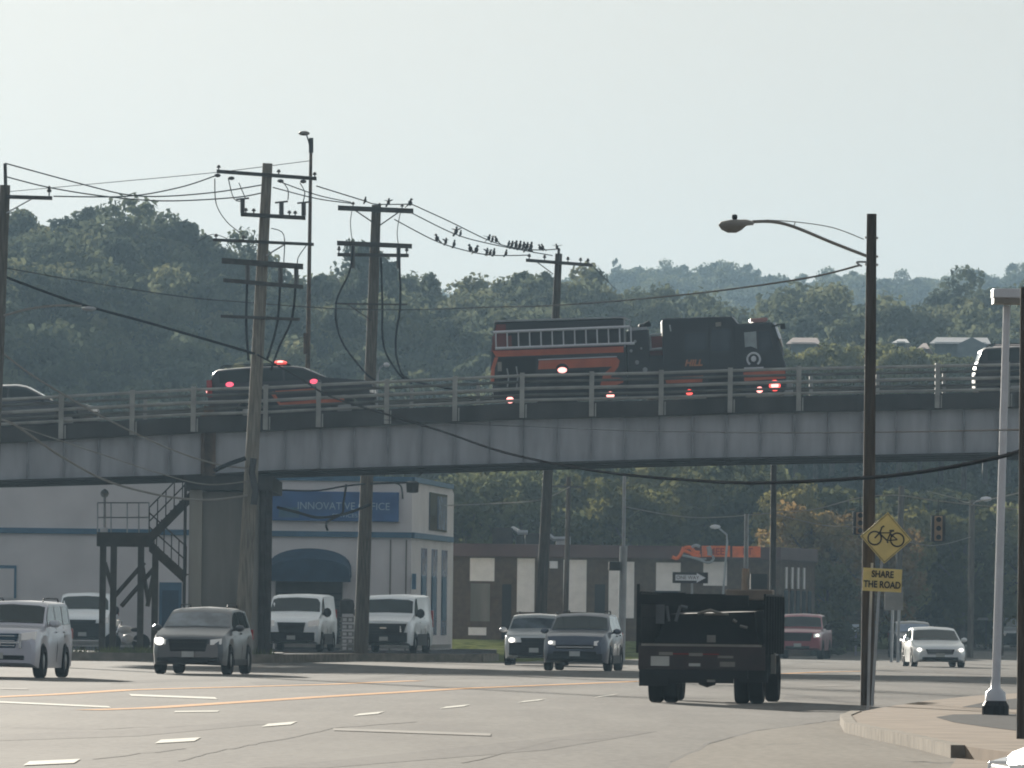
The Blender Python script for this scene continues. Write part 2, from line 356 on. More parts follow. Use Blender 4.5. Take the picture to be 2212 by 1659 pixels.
# right-hand pavement (raised) and its kerb
SWH = 0.13
sw = [G(1838, 1546, SWH), G(1850, 1562, SWH), G(1900, 1573, SWH), G(2000, 1592, SWH), G(2085, 1612, SWH)]
far_ = [G(2400, 1655, SWH), G(2500, 1600, SWH), G(2400, 1488, SWH), G(2212, 1496, SWH), G(2100, 1503, SWH), G(2000, 1514, SWH), G(1900, 1529, SWH), G(1860, 1537, SWH)]
m = MB(); m.prism([(p.x, p.y) for p in sw + far_], 'z', 0.0, SWH); m.build('pavement', M['concrete'])['kind'] = 'structure'
m = MB()
kp = [far_[-1]] + sw
for a, b in zip(kp, kp[1:]):
    d = (b - a).normalized(); nrm = Vector((d.y, -d.x, 0))
    if nrm.y > 0: nrm = -nrm
    if abs(nrm.x) > .9: nrm = Vector((-1, 0, 0))
    q = [a + nrm * .15, b + nrm * .15, b, a]
    m.hexa([Vector((v.x, v.y, 0)) for v in q] + [Vector((v.x, v.y, SWH + .012)) for v in q])
m.build('pavement_kerb', M['kerb'])['kind'] = 'structure'
def gquad(name, pts, z, material, kind='structure'):
    m = MB(); vs = [G(p[0], p[1], z) for p in pts]; m.add(vs, [list(range(len(pts)))]); o = m.build(name, material); o['kind'] = kind; return o
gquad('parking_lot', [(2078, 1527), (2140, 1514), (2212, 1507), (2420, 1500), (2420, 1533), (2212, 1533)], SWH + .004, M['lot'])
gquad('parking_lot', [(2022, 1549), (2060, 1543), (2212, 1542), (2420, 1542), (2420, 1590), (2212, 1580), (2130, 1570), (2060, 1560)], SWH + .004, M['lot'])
gquad('driveway', [(1440, 1662), (1453, 1646), (1528, 1609), (1627, 1580), (1751, 1564), (1842, 1552), (1860, 1568), (2000, 1600), (2086, 1622), (2050, 1668), (2050, 1700), (1430, 1700)], .007, M['apron'])
gquad('driveway', [(2090, 1617), (2212, 1642), (2400, 1675), (2400, 1720), (2050, 1662), (2075, 1625)], .008, M['concrete'])
# road paint
def line(name, pts, wpx, material, z=.010):
    m = MB()
    for (x0, y0), (x1, y1) in zip(pts, pts[1:]):
        a = G(x0, y0); b = G(x1, y1); d = (b - a).normalized(); n_ = Vector((-d.y, d.x, 0)) * wpx / 2
        vs = [a - n_, b - n_, b + n_, a + n_]; m.add([(v.x, v.y, z) for v in vs], [(0, 1, 2, 3)])
    o = m.build(name, material); o['kind'] = 'structure'; return o
def quadline(name, x0, x1, y0, y1, hpx, material, z=.012, skew=0):
    vs = [(x0, y0 + hpx / 2), (x1, y1 + hpx / 2), (x1 + skew, y1 - hpx / 2), (x0 + skew, y0 - hpx / 2)]
    return gquad(name, vs, z, material)
for x0, x1, y, h in [(50, 160, 1646, 9), (334, 420, 1599, 8), (565, 628, 1564, 6.5), (762, 817, 1541.5, 5), (950, 1002, 1526, 4.4), (1118, 1166, 1513.5, 3.6), (1282, 1322, 1503, 3.2), (1428, 1460, 1494, 2.6)]:
    quadline('lane_dash', x0, x1, y + 2.5, y - 2.5, h, M['white_paint'], skew=14)
line('yellow_line', [(190, 1535), (330, 1530), (713, 1505), (1000, 1488), (1390, 1472)], .42, M['yellow_paint'])
line('yellow_line', [(-40, 1508), (120, 1501), (280, 1491), (713, 1479), (900, 1471)], .42, M['yellow_paint'])
line('yellow_line', [(1690, 1456), (1780, 1452), (1880, 1450)], .42, M['yellow_paint'])
quadline('stop_line', 284, 470, 1501, 1508, 4.0, M['white_paint'], skew=-6)
quadline('stop_line', 0, 240, 1516, 1527, 3.4, M['white_paint'], skew=-6)
quadline('white_line', 375, 470, 1537, 1536, 2.6, M['white_paint'], skew=4)
quadline('white_line', 0, 60, 1487, 1488, 3, M['worn_paint'])
quadline('white_line', 720, 1060, 1575, 1587, 5, M['worn_paint'])
quadline('white_line', 1760, 1840, 1482, 1480, 2.2, M['worn_paint'], skew=4)
for pts in ([(0, 1600), (300, 1590), (620, 1560), (560, 1556), (250, 1578), (0, 1586)], [(700, 1659), (1180, 1620), (1420, 1580), (1330, 1578), (1050, 1608), (560, 1659)],
            [(560, 1480), (900, 1470), (1200, 1462), (1180, 1458), (880, 1464), (540, 1474)], [(1700, 1500), (1860, 1506), (1860, 1518), (1690, 1510)], [(250, 1470), (520, 1462), (520, 1468), (240, 1477)]):
    gquad('road_patch', pts, .0062, M['patch'])
cr = random.Random(3)
def crack(pts, wm):
    out = []
    for (x0, y0), (x1, y1) in zip(pts, pts[1:]):
        for k in range(6):
            t = k / 6; out.append((x0 + (x1 - x0) * t + cr.uniform(-4, 4), y0 + (y1 - y0) * t + cr.uniform(-1.6, 1.6)))
    out.append(pts[-1]); line('road_crack_and_line', out, wm, M['crack'], z=.0075)
crack([(390, 1645), (470, 1623), (560, 1607), (713, 1575), (900, 1560)], .05)
crack([(200, 1640), (400, 1618)], .04)
crack([(1955, 1647), (2085, 1650)], .12)  # thin dark line across the drive, drawn in the crack colour
crack([(1453, 1646), (1528, 1609), (1627, 1580), (1751, 1564), (1840, 1552)], .05)
crack([(1600, 1612), (1760, 1606), (1900, 1612)], .03)
crack([(0, 1573), (180, 1577), (400, 1570)], .04)
crack([(1000, 1650), (1200, 1600), (1330, 1596)], .035)

# ------------------------------------------------------------------ trees
def crown_mesh(name, seed, rx, rz, zc, nclump, nleaf, size, material, lop=0.3, conical=0.0):
    g = np.random.default_rng(seed)
    cen = []
    for k in range(nclump):
        u = g.normal(size=3); u /= np.linalg.norm(u)
        rr = g.uniform(0.45, 0.95)
        zz = u[2] * rr
        tap = 1.0 - conical * (zz + 1) / 2
        ax = 1 + lop * math.sin(3.1 * math.atan2(u[1], u[0]) + seed) * 0.6
        cen.append((u[0] * rr * rx * tap * ax, u[1] * rr * rx * tap * ax, zc + zz * rz, g.uniform(0.16, 0.36) * rx))
    V = []; 
    for (x, y, z, r) in cen:
        n = nleaf; u = g.normal(size=(n, 3)); u /= np.linalg.norm(u, axis=1)[:, None]
        rr = r * g.uniform(0.55, 1.12, size=(n, 1))
        c = u * rr * np.array([1, 1, 0.8]) + np.array([x, y, z])
        nrm = u + g.normal(scale=0.55, size=(n, 3)); nrm /= np.linalg.norm(nrm, axis=1)[:, None]
        a = np.cross(nrm, g.normal(size=(n, 3))); a /= np.linalg.norm(a, axis=1)[:, None]
        b = np.cross(nrm, a); s = size * g.uniform(0.5, 1.2, size=(n, 1))
        q = np.stack([c - a * s - b * s * .55, c + a * s - b * s * .55, c + a * s * .6 + b * s * .6, c - a * s * .6 + b * s * .6], axis=1)
        V.append(q.reshape(-1, 3))
    V = np.concatenate(V); nf = len(V) // 4
    me = bpy.data.meshes.new(name); me.vertices.add(len(V)); me.vertices.foreach_set('co', V.astype(np.float32).ravel())
    me.loops.add(nf * 4); me.loops.foreach_set('vertex_index', np.arange(nf * 4, dtype=np.int32))
    me.polygons.add(nf); me.polygons.foreach_set('loop_start', np.arange(0, nf * 4, 4, dtype=np.int32)); me.polygons.foreach_set('loop_total', np.full(nf, 4, dtype=np.int32))
    me.update(); me.materials.append(material); return me
def trunk_mesh(seed, h, r, rx):
    g = random.Random(seed); m = MB()
    m.tube([(0, 0, -1.5), (g.uniform(-.1, .1), 0, h * .25), (g.uniform(-.2, .2), g.uniform(-.2, .2), h * .55), (g.uniform(-.3, .3), g.uniform(-.3, .3), h * .88)], [r * 1.25, r, r * .7, r * .2], 7)
    for k in range(6):
        th = g.uniform(0, 6.28); z0 = h * g.uniform(.3, .6)
        m.tube([(0, 0, z0), (math.cos(th) * rx * .4, math.sin(th) * rx * .4, z0 + h * .12), (math.cos(th) * rx * .75, math.sin(th) * rx * .75, z0 + h * .25)], [r * .5, r * .3, r * .1], 5)
    me = bpy.data.meshes.new('trunk'); me.from_pydata([tuple(v) for v in m.v], [], m.f); me.materials.append(M['bark']); return me
# variants: (crown mesh, trunk mesh), 10 m tall nominal
VAR = {}
def variant(key, seed, rx, rz, zc, nc, nl, sz, m_, h=9.5, lop=.3, con=0.0):
    VAR[key] = (crown_mesh('crown', seed, rx, rz, zc, nc, nl, sz, M[m_], lop, con), trunk_mesh(seed, h, .2, rx))
variant('a', 1, 3.6, 3.7, 6.2, 38, 200, .21, 'leaf'); variant('b', 2, 3.0, 4.0, 6.0, 34, 200, .20, 'leaf')
variant('c', 3, 4.3, 3.3, 6.4, 44, 200, .22, 'leaf', lop=.6); variant('d', 4, 2.6, 4.4, 5.6, 32, 200, .20, 'leaf', con=.55)
variant('e', 5, 3.4, 3.0, 6.8, 22, 200, .18, 'leaf', lop=.8)
variant('n', 6, 3.6, 4.4, 5.4, 60, 130, .19, 'leaf_olive'); variant('n2', 7, 3.2, 4.3, 5.5, 52, 130, .19, 'leaf_yellow')
variant('au', 8, 3.4, 4.4, 5.2, 56, 130, .19, 'leaf_autumn'); variant('dk', 9, 3.8, 4.6, 5.2, 60, 130, .21, 'leaf_dark')
variant('pine', 10, 2.2, 4.8, 5.2, 40, 90, .22, 'leaf_dark', con=.85)
def tree(x, ytop, Y, hgt, var, label, wid=1.0, name='tree', cat='tree', group=None, base=None):
    top = W(x, ytop, Y); z0 = top.z - hgt if base is None else base
    if base is not None: hgt = top.z - base
    s = hgt / 10.0
    t = thing(name, (top.x, Y, z0), label, cat, group, rz=rnd.uniform(0, 6.28))
    t.scale = (s * wid, s * wid, s)
    c = bpy.data.objects.new('crown', VAR[var][0]); COL.objects.link(c); c.parent = t
    k = bpy.data.objects.new('trunk', VAR[var][1]); COL.objects.link(k); k.parent = t
    return t

# hills (terrain) and their woods
SKY_L = [(-700, 500), (-200, 480), (0, 490), (60, 474), (180, 462), (240, 470), (290, 462), (345, 480), (375, 530), (440, 540), (500, 530), (560, 560), (600, 595), (690, 598), (735, 575), (800, 560), (860, 600), (900, 620), (945, 635), (1000, 652), (1040, 625), (1100, 610), (1160, 600), (1230, 612), (1300, 645), (1400, 650), (1480, 645), (1560, 665), (1640, 660), (1740, 632), (1800, 636), (1870, 655), (1960, 668), (2050, 650), (2130, 640), (2212, 628), (2600, 640), (3000, 650)]
SKY_F = [(-700, 640), (1000, 640), (1200, 612), (1260, 605), (1330, 594), (1400, 588), (1470, 580), (1540, 580), (1600, 590), (1660, 612), (1720, 604), (1800, 592), (1850, 604), (1870, 618), (1900, 602), (1960, 596), (2050, 594), (2110, 584), (2212, 582), (2700, 570), (3000, 575)]
def hor(x): return 1345.5 + .012 * (x - CX)
def ridge(sky, Y, x, dz): return EYE + (hor(x) - interp(sky, x)) * Y / F - dz
def hillz(sky, Y0, Y1, dz):
    def f(X, Y):
        x = CX + X / Y1 * F
        r = ridge(sky, Y1, x, dz)
        t = (Y - Y0) / (Y1 - Y0)
        if t <= 0: return T(X, Y) - 3.0
        z = r * (1 - (1 - min(t, 1)) ** 1.5)
        if t > 1: z = r - (t - 1) * 10
        return z
    return f
HL = hillz(SKY_L, 440, 640, 10.5); HF = hillz(SKY_F, 900, 1450, 9.5)
def hill(name, f, Ys, x0, x1, n):
    Y1 = Ys[1]
    xs = [x0 + (x1 - x0) * i / n for i in range(n + 1)]
    yl = [Ys[0] + (Ys[2] - Ys[0]) * j / 30 for j in range(31)]
    grid(name, xs, yl, f, M['soil'])
hill('hillside', HL, (440, 640, 760), -160, 160, 120)
hill('far_hill', HF, (900, 1450, 1700), -260, 260, 80)
def scatter(f, Y0, Y1, step, xr, seed, hmin, hmax, pad, skip=None):
    g = random.Random(seed); pts = []
    y = Y0
    while y <= Y1:
        hw = xr * y / F
        x = -hw + g.uniform(0, step)
        while x < hw:
            px = CX + x / y * F
            if not (skip and skip(px, y)):
                pts.append((x, y + g.uniform(-step, step) * .5, f(x, y) + pad, g.uniform(hmin, hmax) / 10.0, g.uniform(0, 6.28)))
            x += step * g.uniform(.6, 1.35)
        y += step * g.uniform(.8, 1.2)
    return pts
def wood(name, pts, keys, label, material_keys=None):
    me = bpy.data.meshes.new(name); me.from_pydata([p[:3] for p in pts], [], [])
    a = me.attributes.new('sc', 'FLOAT', 'POINT'); a.data.foreach_set('value', [p[3] for p in pts])
    b = me.attributes.new('rz', 'FLOAT', 'POINT'); b.data.foreach_set('value', [p[4] for p in pts])
    o = bpy.data.objects.new(name, me); COL.objects.link(o); tag(o, label, 'wood', kind='stuff')
    ng = bpy.data.node_groups.new(name, 'GeometryNodeTree')
    ng.interface.new_socket('Geometry', in_out='INPUT', socket_type='NodeSocketGeometry'); ng.interface.new_socket('Geometry', in_out='OUTPUT', socket_type='NodeSocketGeometry')
    N = ng.nodes; L = ng.links
    gi = N.new('NodeGroupInput'); go = N.new('NodeGroupOutput'); iop = N.new('GeometryNodeInstanceOnPoints')
    j = N.new('GeometryNodeJoinGeometry')
    for k in keys:
        oi = N.new('GeometryNodeObjectInfo'); oi.inputs['Object'].default_value = SRC[k]; oi.inputs['As Instance'].default_value = True
        L.new(oi.outputs['Geometry'], j.inputs[0])
    idx = N.new('FunctionNodeRandomValue'); idx.data_type = 'INT'; idx.inputs['Min'].default_value = 0; idx.inputs['Max'].default_value = len(keys) - 1
    idx.inputs['Seed'].default_value = 4
    na = N.new('GeometryNodeInputNamedAttribute'); na.data_type = 'FLOAT'; na.inputs[0].default_value = 'sc'
    nr = N.new('GeometryNodeInputNamedAttribute'); nr.data_type = 'FLOAT'; nr.inputs[0].default_value = 'rz'
    cx = N.new('ShaderNodeCombineXYZ'); L.new(nr.outputs[0], cx.inputs[2])
    iop.inputs['Pick Instance'].default_value = True
    L.new(gi.outputs[0], iop.inputs['Points']); L.new(j.outputs[0], iop.inputs['Instance'])
    L.new([s_ for s_ in idx.outputs if s_.enabled and s_.type == 'INT'][0], iop.inputs['Instance Index'])
    L.new(cx.outputs[0], iop.inputs['Rotation']); L.new(na.outputs[0], iop.inputs['Scale']); L.new(iop.outputs[0], go.inputs[0])
    mod = o.modifiers.new('scatter', 'NODES'); mod.node_group = ng
    return o
# crest and hillside trees one can tell apart (also the sources of the far-off wood)
SRC = {}
crest = [
 (40, 455, 625, 10, 'd', 'ragged tree at the left edge of the wooded skyline', .9),
 (98, 470, 628, 10, 'b', 'low rounded tree on the crest just right of the first ragged one', 1.0),
 (183, 446, 632, 10, 'd', 'tallest spiky tree top on the left wooded crest', .8),
 (232, 475, 615, 11, 'a', 'dark tree filling the dip left of the big round-topped tree', 1.0),
 (290, 462, 600, 14, 'a', 'big dark round-topped tree standing highest on the left hill', 1.25),
 (338, 492, 606, 11, 'a', 'dark tree leaning off the right shoulder of the biggest crest tree', 1.0),
 (395, 532, 612, 10, 'c', 'broad crest tree below and right of the biggest dark one', .9),
 (468, 524, 600, 10, 'b', 'crest tree just left of the tall grey utility pole', .95),
 (520, 530, 600, 10, 'a', 'bushy crest tree directly behind the tall grey utility pole', 1.0),
 (782, 482, 560, 13, 'e', 'thin-leaved tall tree rising behind the second utility pole', .6),
 (852, 572, 590, 10, 'e', 'small sparse tree beside the second utility pole, right of it', .8),
 (935, 612, 620, 9, 'd', 'small pointed tree on the low skyline between second and third poles', .8),
 (1003, 620, 625, 6, 'd', 'tiny lone tree standing in the lowest gap of the skyline', .7),
 (1090, 602, 620, 10, 'c', 'flat leaning tree on the skyline above the rear of the fire engine', 1.0),
 (1172, 560, 610, 11, 'e', 'open-branched skyline tree just left of the third utility pole', 1.0),
 (1240, 606, 615, 11, 'a', 'rounded skyline tree just right of the third utility pole', 1.0),
 (1410, 628, 640, 10, 'c', 'broad round tree above the gap between engine body and cab', 1.0),
 (1765, 622, 640, 13, 'c', 'large dome-shaped tree on the middle ridge left of the lamp pole', 1.1),
 (2100, 612, 650, 12, 'a', 'round tree on the middle ridge left of the white lamp head', 1.1),
]
for (x, yt, Y, h, v, lb, wd) in crest:
    yt -= 20 if x > 200 else 4; wd *= 1.0 if x > 200 else 1.5
    t = tree(x, yt, Y, h, v, lb, wd, group='crest trees on the hills')
    if v not in SRC: SRC[v] = t.children[0]
tree(1333, 556, 1440, 9, 'b', 'lone hazy oval tree sticking up above the far ridge', .42)
near_hill = scatter(HL, 446, 640, 4.6, 1500, 11, 8.5, 12.5, -1.5, skip=lambda px, y: y < 470 and 1690 < px)
wood('wooded_hillside', near_hill, ['a', 'b', 'c', 'd', 'e'], 'dense green wood covering the near hillside behind the overpass')
far_w = scatter(HF, 1000, 1450, 8.0, 1500, 12, 8, 12, -1.5)
wood('far_wood', far_w, ['a', 'b', 'c'], 'bluish hazy wood covering the distant ridge')
# trees beyond the buildings, seen under the bridge
near_t = [
 (1010, 1010, 400, 'n', 'green tree under the bridge just right of the white building corner', 1.1),
 (1070, 960, 415, 'dk', 'dark tree behind the rooftop box of the brick building', 1.1),
 (1130, 1000, 395, 'n', 'green tree behind the brick roof, left of the third utility pole', 1.0),
 (1215, 985, 405, 'n2', 'pale green tree behind the brick roof, right of the third utility pole', 1.0),
 (1290, 970, 412, 'n', 'green tree left of the grey metal mast behind the brick roof', 1.1),
 (1370, 1000, 392, 'n2', 'sunlit yellow-green tree right of the grey metal mast', 1.1),
 (1450, 960, 410, 'n', 'dense green tree above the left end of the orange sign', 1.1),
 (1530, 990, 400, 'dk', 'dark green tree above the middle of the orange sign', 1.1),
 (1600, 960, 405, 'n', 'tall green tree behind the right end of the orange sign', 1.0),
 (1660, 985, 395, 'dk', 'dark tree behind the slim dark pole right of the orange sign', 1.0),
 (1710, 1005, 388, 'n2', 'yellow-green tree right of the slim dark pole', .85),
 (1752, 1060, 372, 'au', 'rust-brown autumn tree just right of the brick building', 1.0),
 (1838, 1085, 378, 'au', 'rust-brown autumn tree directly left of the bicycle sign', 1.1),
 (1890, 1100, 370, 'au', 'lower orange-brown tree directly behind the bicycle sign and plate', 1.0),
 (1800, 1080, 374, 'au', 'tallest orange-brown tree left of the bicycle sign', 1.15),
 (1790, 1190, 366, 'n2', 'low yellow-green tree under the autumn trees by the brick wall', .9),
 (1848, 1020, 392, 'dk', 'dark tree behind the bicycle sign pole', 1.1),
 (1935, 1060, 383, 'n2', 'yellowish tree right behind the bicycle sign', .9),
 (1960, 1060, 395, 'n2', 'yellow-green tree left of the hanging traffic signal', 1.0),
 (2020, 1030, 402, 'dk', 'dark tree behind the hanging traffic signal', 1.1),
 (2080, 1065, 390, 'n2', 'yellow-green tree left of the white lamp post', 1.0),
 (2150, 1020, 405, 'dk', 'dark tree behind the white lamp post', 1.15),
 (2205, 1070, 392, 'n', 'green tree at the right edge beyond the road', 1.0),
 (1930, 1190, 400, 'dk', 'low dark tree right of the yellow plate above the parked cars', 1.15),
 (2010, 1170, 412, 'dk', 'dark tree mass above the pale shed', 1.2),
 (2105, 1180, 410, 'dk', 'dark tree between the brown pole and the white lamp post', 1.2),
 (1850, 1210, 405, 'dk', 'low dark tree behind the red pickup, left of the sign pole', 1.2),
 (2190, 1190, 415, 'dk', 'low dark tree at the right edge above the far white van', 1.2),
]
for (x, yt, Y, v, lb, wd) in near_t:
    tree(x, yt, Y, 0, v, lb, wd, base=T(XP(x, Y), Y), group='roadside trees beyond the bridge')
for i, (x, yt, Y, lb) in enumerate([(1745, 1330, 352, 'dark shrub at the right foot of the brick building'), (1810, 1322, 400, 'dark shrub behind the red pickup'),
        (1960, 1330, 430, 'low hedge clump behind the black car'), (2090, 1345, 432, 'low bush right of the pale shed'), (2150, 1340, 435, 'low bush behind the foot of the white lamp post')]):
    tree(x, yt, Y, 0, 'dk', lb, 2.6, name='shrub', cat='shrub', base=T(XP(x, Y), Y) - .3)
# ------------------------------------------------------------------ overpass
YB = 245.0
TP = [(-60, 864), (0, 860), (134, 853), (287, 845), (419, 838), (575, 834), (689, 828), (836, 821), (983, 815), (1128, 808), (1278, 805), (1428, 802), (1577, 797), (1725, 793), (2024, 787), (2260, 783)]
GBt = [(-60, 1038), (0, 1037), (430, 1025), (590, 1016), (1130, 1000), (1500, 990), (1870, 983), (2260, 975)]
def zat(prof, x, dy=0, Y=YB): return W(x, interp(prof, x) + dy, Y).z
def dz(X, off=0.0):             # deck surface height at world X
    x = CX + X / YB * F; return zat(TP, x, 79) + off
XS = [-120 + 40 * i for i in range(62)]
br = thing('overpass', (0, YB, 0), 'long grey steel girder road bridge on a concrete pier crossing above the street', 'bridge')
O = (0, YB, 0)
def bX(x): return (x - CX) / F * YB
def span(x0, x1):
    xs = [x0] + [x for x in XS if x0 < x < x1] + [x1]; return xs
def girder(x0, x1, Yg, name='girder', material=None):
    m = MB(O); xs = span(x0, x1)
    for a, b in zip(xs, xs[1:]):
        zt0, zt1, zb0, zb1 = zat(TP, a, 97), zat(TP, b, 97), zat(GBt, a), zat(GBt, b)
        A, B = bX(a), bX(b)
        m.hexa([(A, Yg, zb0), (B, Yg, zb1), (B, Yg + .05, zb1), (A, Yg + .05, zb0), (A, Yg, zt0), (B, Yg, zt1), (B, Yg + .05, zt1), (A, Yg + .05, zt0)])
    g = m.build(name, material or M['girder'], br)
    m = MB(O)
    for a, b in zip(xs, xs[1:]):
        zb0, zb1 = zat(GBt, a), zat(GBt, b); A, B = bX(a), bX(b)
        m.hexa([(A, Yg - .22, zb0 - .05), (B, Yg - .22, zb1 - .05), (B, Yg + .25, zb1 - .05), (A, Yg + .25, zb0 - .05), (A, Yg - .22, zb0 + .001), (B, Yg - .22, zb1 + .001), (B, Yg + .25, zb1 + .001), (A, Yg + .25, zb0 + .001)])
    f = m.build('bottom_flange', M['darksteel'], g)
    return g
gl = girder(-120, 441, YB); gr = girder(462, 2340, YB)
gl['label'] = 'grey plate girder left of the pier'; gr['label'] = 'long grey plate girder right of the pier'
for Yg in (248.5, 252, 255): girder(-120, 2340, Yg, 'inner_girder', M['darksteel'])
def stiffs(lst, g):
    for x in lst:
        m = MB(O)
        zt, zb = zat(TP, x, 98), zat(GBt, x, -1); X = bX(x)
        m.box((X - .03, YB - .12, zb), (X + .03, YB - .002, zt))
        m.build('stiffener', M['stiff'], g)
stiffs([-14, 61, 139, 214, 290, 367], gl); stiffs([545, 617 - 0] + [693 + 73.2 * i for i in range(23)], gr)
m = MB(O)   # expansion joint hardware
m.box((bX(436), YB - .16, zat(GBt, 450, 5)), (bX(444), YB - .01, zat(TP, 450, 60)))
m.box((bX(459), YB - .16, zat(GBt, 450, 5)), (bX(468), YB - .01, zat(TP, 450, 60)))
m.box((bX(441), YB + .02, zat(GBt, 450, 8)), (bX(463), YB + .06, zat(TP, 450, 40)))
m.build('expansion_joint', M['rust'], br)
# deck slab and kerb parapet
m = MB(O); xs = span(-120, 2340)
for a, b in zip(xs, xs[1:]):
    A, B = bX(a), bX(b); t0, t1 = zat(TP, a, 79), zat(TP, b, 79); u0, u1 = zat(TP, a, 98), zat(TP, b, 98)
    m.hexa([(A, YB - .25, u0), (B, YB - .25, u1), (B, YB + 10.6, u1), (A, YB + 10.6, u0), (A, YB - .25, t0), (B, YB - .25, t1), (B, YB + 10.6, t1), (A, YB + 10.6, t0)])
m.build('deck_slab', M['fascia'], br)
for Y0, nm in ((YB - .28, 'kerb_parapet'), (YB + 10.3, 'kerb_parapet')):
    m = MB(O)
    for a, b in zip(xs, xs[1:]):
        A, B = bX(a), bX(b); t0, t1 = zat(TP, a, 63), zat(TP, b, 63); u0, u1 = zat(TP, a, 94), zat(TP, b, 94)
        m.hexa([(A, Y0, u0), (B, Y0, u1), (B, Y0 + .34, u1), (A, Y0 + .34, u0), (A, Y0, t0), (B, Y0, t1), (B, Y0 + .34, t1), (A, Y0 + .34, t0)])
    m.build(nm, M['fascia'], br)
# railing posts (each a part) and rails
for x in (-20, 134, 287, 419, 575, 689, 836, 983, 1128, 1278, 1428, 1577, 1725, 1872, 2024, 2175, 2320):
    X = bX(x); zt = zat(TP, x, -2); zb = zat(TP, x, 95)
    m = MB(O); m.box((X - .075, YB - .44, zb), (X + .075, YB - .27, zt)); m.box((X + .11, YB - .42, zb), (X + .15, YB - .29, zb + .42))
    m.build('railing_post', M['rail'], br)
for k, (dy, r) in enumerate(((4, .055), (17, .05), (32, .06), (46, .05), (57, .055))):
    m = MB(O)
    pts = [(bX(x), YB - .22, zat(TP, x, dy)) for x in span(-120, 2340)]
    m.tube(pts, r, 6); m.build('rail', M['rail' if k in (0, 2, 4) else 'rail_dark'], br)
for k, (dy, r) in enumerate(((2, .05), (20, .05), (38, .05), (54, .05))):
    m = MB(O); m.tube([(bX(x), YB + 10.5, zat(TP, x, dy) + .12) for x in span(-120, 2340)], r, 6); m.build('far_rail', M['rail_dark'], br)
for i in range(17):
    m = MB(O); x = -20 + 150 * i; X = bX(x); m.box((X - .06, YB + 10.45, zat(TP, x, 80)), (X + .06, YB + 10.6, zat(TP, x, -1) + .12)); m.build('far_railing_post', M['rail'], br)
# pier
pz = zat(GBt, 500, 4)
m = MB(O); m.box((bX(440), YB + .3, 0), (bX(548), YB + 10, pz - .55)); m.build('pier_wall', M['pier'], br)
m = MB(O); m.box((bX(412), YB + .1, 0), (bX(440) - .004, YB + 9.8, pz - .5)); m.build('pier_edge', M['pier_lit'], br)
m = MB(O); m.box((bX(402), YB - .1, pz - .5), (bX(592), YB + 10.2, pz - .05)); m.build('pier_cap', M['darksteel'], br)
for x, mt in ((552, 'pier'), (571, 'darksteel'), (584, 'darksteel')):
    m = MB(O); m.lathe([(.11 if x > 560 else .16, 0.05), (.11 if x > 560 else .16, pz - .5)], 12, Matrix.Translation((bX(x), YB + .12, 0))); m.build('pier_column', M[mt], br)
m = MB(O); m.tube([(bX(404), YB - .12, pz - .3), (bX(404), YB - .12, .1)], .05, 6); m.build('drain_pipe', M['darksteel'], br)
m = MB(O); m.box((bX(395), YB - .3, 0), (bX(600), YB + 10.4, .28)); m.build('pier_footing', M['pier'], br)

# ------------------------------------------------------------------ stair tower left of the pier
YS = 248.0; so = W(270, 1400, YS); so.z = 0
st = thing('stair_tower', so, 'brown steel stair tower with railed landing climbing beside the bridge pier', 'staircase')
def Q(x, y, Y=YS): return W(x, y, Y)
m = MB(so); a = Q(211, 1168); b = Q(332, 1168)
m.box((a.x, YS - .6, Q(211, 1180).z), (b.x, YS + .8, Q(211, 1150).z)); m.build('landing', M['brownsteel'], st)
for Yl in (YS - .55, YS + .75):
    for x in (223, 246, 305, 336):
        if Yl > YS and x in (223, 336): continue
        p = Q(x, 1180, Yl); m = MB(so); m.box((p.x - .10, Yl - .10, 0), (p.x + .10, Yl + .10, p.z)); m.build('leg', M['brownsteel'], st)
for p0, p1 in (((246, 1290), (312, 1215)), ((262, 1310), (335, 1225)), ((226, 1215), (246, 1285)), ((305, 1210), (320, 1300)), ((336, 1215), (318, 1310))):
    m = MB(so); m.tube([Q(*p0), Q(*p1)], .075, 5); m.build('brace', M['brownsteel'], st)
for (x0, y0, x1, y1, nm) in ((322, 1160, 412, 1068, 'upper_flight'), (322, 1172, 402, 1245, 'lower_flight')):
    m = MB(so)
    for Yl in (YS - .6, YS + .6):
        a = Q(x0, y0, Yl); b = Q(x1, y1, Yl); m.hexa([(a.x, Yl - .03, a.z - .28), (b.x, Yl - .03, b.z - .28), (b.x, Yl + .03, b.z - .28), (a.x, Yl + .03, a.z - .28), (a.x, Yl - .03, a.z + .12), (b.x, Yl - .03, b.z + .12), (b.x, Yl + .03, b.z + .12), (a.x, Yl + .03, a.z + .12)])
    for i in range(9):
        t = (i + .5) / 9; a = Q(x0 + (x1 - x0) * t, y0 + (y1 - y0) * t); m.box((a.x - .12, YS - .56, a.z - .02), (a.x + .12, YS + .56, a.z + .02))
    o = m.build(nm, M['brownsteel'], st)
    for Yl in (YS - .6, YS + .6):
        m = MB(so)
        for up in (.5, .95):
            m.tube([Q(x0, y0, Yl) + Vector((0, 0, up)), Q(x1, y1, Yl) + Vector((0, 0, up))], .022, 5)
        for i in range(6):
            t = i / 5; a = Q(x0 + (x1 - x0) * t, y0 + (y1 - y0) * t, Yl); m.tube([a, a + Vector((0, 0, .95))], .02, 5)
        m.build('handrail', M['brownsteel'], st)
for Yl in (YS - .58, YS + .78):
    m = MB(so)
    for y in (1086, 1118): m.tube([Q(211, y, Yl), Q(322, y, Yl)], .022, 5)
    for x in (211, 240, 275, 300, 322): m.tube([Q(x, 1152, Yl), Q(x, 1086, Yl)], .022, 5)
    m.build('landing_railing', M['galv'], st)
